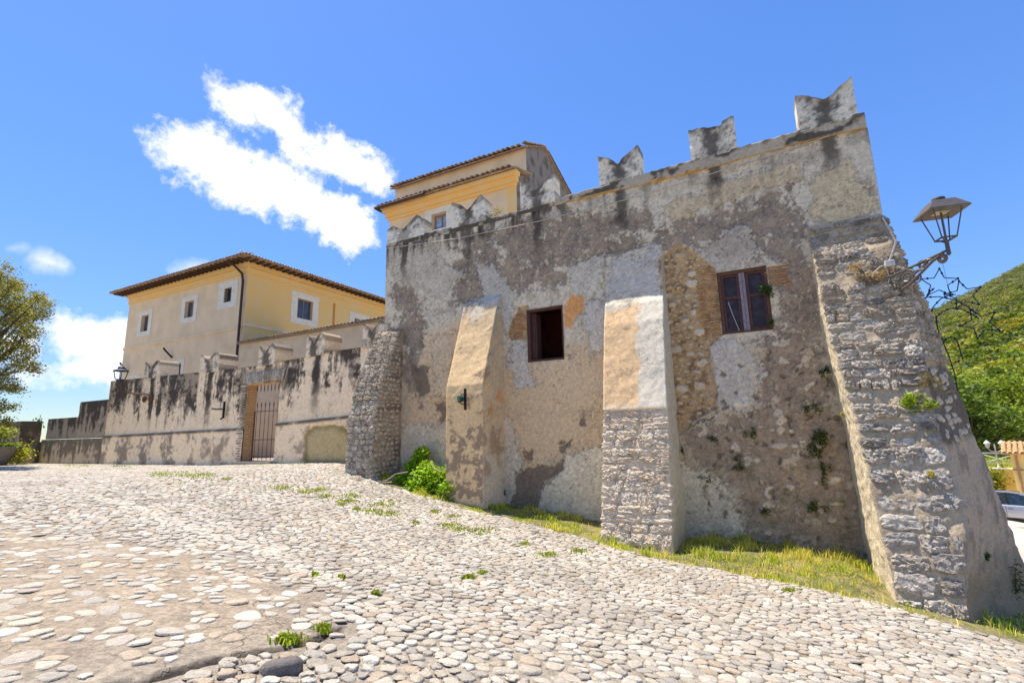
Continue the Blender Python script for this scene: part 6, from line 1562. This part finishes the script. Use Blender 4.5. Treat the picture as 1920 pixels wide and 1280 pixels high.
def car(o, ax, nr, G):
    """estate car, nose to the right; x along ax, y towards us"""
    o = np.array([o[0], o[1], G + EYE]); t = thing('parked_car', 'silver estate car parked on the lower square, nose to the right', 'car', o)
    MC, tt, b = principled('silver_car_paint'); b.inputs['Base Color'].default_value = (.42, .44, .47, 1); b.inputs['Metallic'].default_value = .5; b.inputs['Roughness'].default_value = .28; b.inputs['Coat Weight'].default_value = .6
    MT = mat_plain('tyre_rubber', lin(40, 38, 38), .85); MRM = mat_plain('alloy_rim', lin(170, 170, 172), .35, .7, .05, 5, 0); MG = mat_glass('car_glass', (.02, .03, .04), .05); MBK = mat_plain('black_trim', lin(34, 34, 36), .6)
    W = .86
    P = lambda x, y, z: o + ax * x - nr * -1 * y + UP * z
    # body: cross-sections from tail to nose, (x, half-width, sill, belt)
    sec = [(-2.18, .70, .42, .86), (-2.12, .80, .30, .96), (-1.7, .85, .24, .98), (-.6, .86, .22, .97), (.6, .86, .22, .95), (1.1, .86, .22, .93), (1.6, .84, .24, .84), (2.0, .76, .28, .74), (2.16, .60, .36, .62)]
    V = []; F = []
    for x, w, z0, z1 in sec: V += [P(x, w * .9, z0), P(x, w, z0 + .18), P(x, w * 1.0, (z0 + z1) / 2 + .05), P(x, w * .94, z1 - .02), P(x, w * .86, z1), P(x, -w * .86, z1), P(x, -w * .94, z1 - .02), P(x, -w, (z0 + z1) / 2 + .05), P(x, -w, z0 + .18), P(x, -w * .9, z0)]
    m = 10
    for i in range(len(sec) - 1):
        for k in range(m): F.append((i * m + k, i * m + (k + 1) % m, (i + 1) * m + (k + 1) % m, (i + 1) * m + k))
    F += [tuple(range(m))[::-1], tuple((len(sec) - 1) * m + k for k in range(m))]; mb = MB(); mb.add(V, F); bd = mb.build('body', MC, t, smooth=True); s_ = bd.modifiers.new('sub', 'SUBSURF'); s_.levels = s_.render_levels = 2
    # cabin glass block with roof and pillars
    cab = [(-2.05, .70, .98, .98), (-1.72, .72, .98, 1.38), (-1.2, .74, .97, 1.47), (-.2, .74, .96, 1.48), (.35, .73, .95, 1.42), (1.12, .70, .94, .955)]
    V = []; F = []
    for x, w, z0, z1 in cab: wt_ = w - (z1 - z0) * .28; V += [P(x, w, z0 - .02), P(x, wt_, z1), P(x, -wt_, z1), P(x, -w, z0 - .02)]
    for i in range(5):
        for k in range(4): F.append((i * 4 + k, i * 4 + (k + 1) % 4, (i + 1) * 4 + (k + 1) % 4, (i + 1) * 4 + k))
    mb = MB(); mb.add(V, F); mb.build('window_glass', MG, t)
    V = []; F = []
    for x, w, z0, z1 in cab: wt_ = w - (z1 - z0) * .28; V += [P(x, wt_ + .012, z1 - .05), P(x, wt_ - .03, z1 + .02), P(x, -wt_ + .03, z1 + .02), P(x, -wt_ - .012, z1 - .05)]
    for i in range(1, 4):
        for k in range(3): F.append((i * 4 + k, i * 4 + k + 1, (i + 1) * 4 + k + 1, (i + 1) * 4 + k))
    mb = MB(); mb.add(V, F); mb.build('roof', MC, t, smooth=True)
    for y in (1, -1):
        for x0, z0, x1, z1, r_ in ((1.12, .95, .35, 1.43, .035), (-.25, .95, -.3, 1.44, .03), (-1.15, .95, -1.2, 1.43, .035), (-2.03, .97, -1.70, 1.38, .05)):
            wa, wb = .735, .735 - (z1 - z0) * .27; mb = MB(); mb.tube([P(x0, y * wa, z0), P(x1, y * wb, z1)], r_, 6); mb.build('pillar', MC if abs(x0) > .5 else MBK, t, smooth=True)
        mb = MB(); mb.tube([P(-1.6, y * .6, 1.46), P(-.8, y * .6, 1.52), P(.2, y * .6, 1.47)], .018, 6); mb.build('roof_rail', MBK, t, smooth=True)
        mb = MB(); mb.box(P(.72, y * .95, 1.0), ax * .07, nr * .1, UP * .06); k = mb.build('wing_mirror', MC, t, smooth=False); k_ = k.modifiers.new('bevel', 'BEVEL'); k_.width = .03; k_.segments = 3
        for x in (-.2, -1.0): mb = MB(); mb.box(P(x, y * .868, .78), ax * .09, nr * .012, UP * .014); mb.build('door_handle', MBK, t)
        for x in (.62, -.36, -1.3): mb = MB(); mb.box(P(x, y * .862, .6), ax * .006, nr * .006, UP * .3); mb.build('door_seam', MBK, t)
        mb = MB(); mb.box(P(0, y * .84, .24), ax * .95, nr * .03, UP * .04); mb.build('sill', MBK, t)
        for x in (-1.35, 1.36):
            c = P(x, y * .78, .31); w_ = MB(); w_.lathe(c, [(.2, -.1), (.29, -.1), (.315, -.06), (.315, .06), (.29, .1), (.2, .1)], 24, nr); wh = w_.build('wheel', MT, t, smooth=True)
            w_ = MB(); w_.lathe(c, [(.205, -.105), (.19, -.07), (.05, -.09), (.02, -.1)] if y < 0 else [(.205, .105), (.19, .07), (.05, .09), (.02, .1)], 20, nr); w_.build('rim', MRM, wh, smooth=True)
        mb = MB(); mb.lathe(P(2.0, y * .58, .68), [(.12, -.08), (.11, .06), (.05, .1)], 12, ax); mb.build('headlight', MGLASSB, t, smooth=True)
        mb = MB(); mb.box(P(-2.13, y * .70, .95), ax * .05, nr * .08, UP * .14); mb.build('tail_light', mat_plain('red_lens', lin(150, 24, 20), .2), t)
right_square()
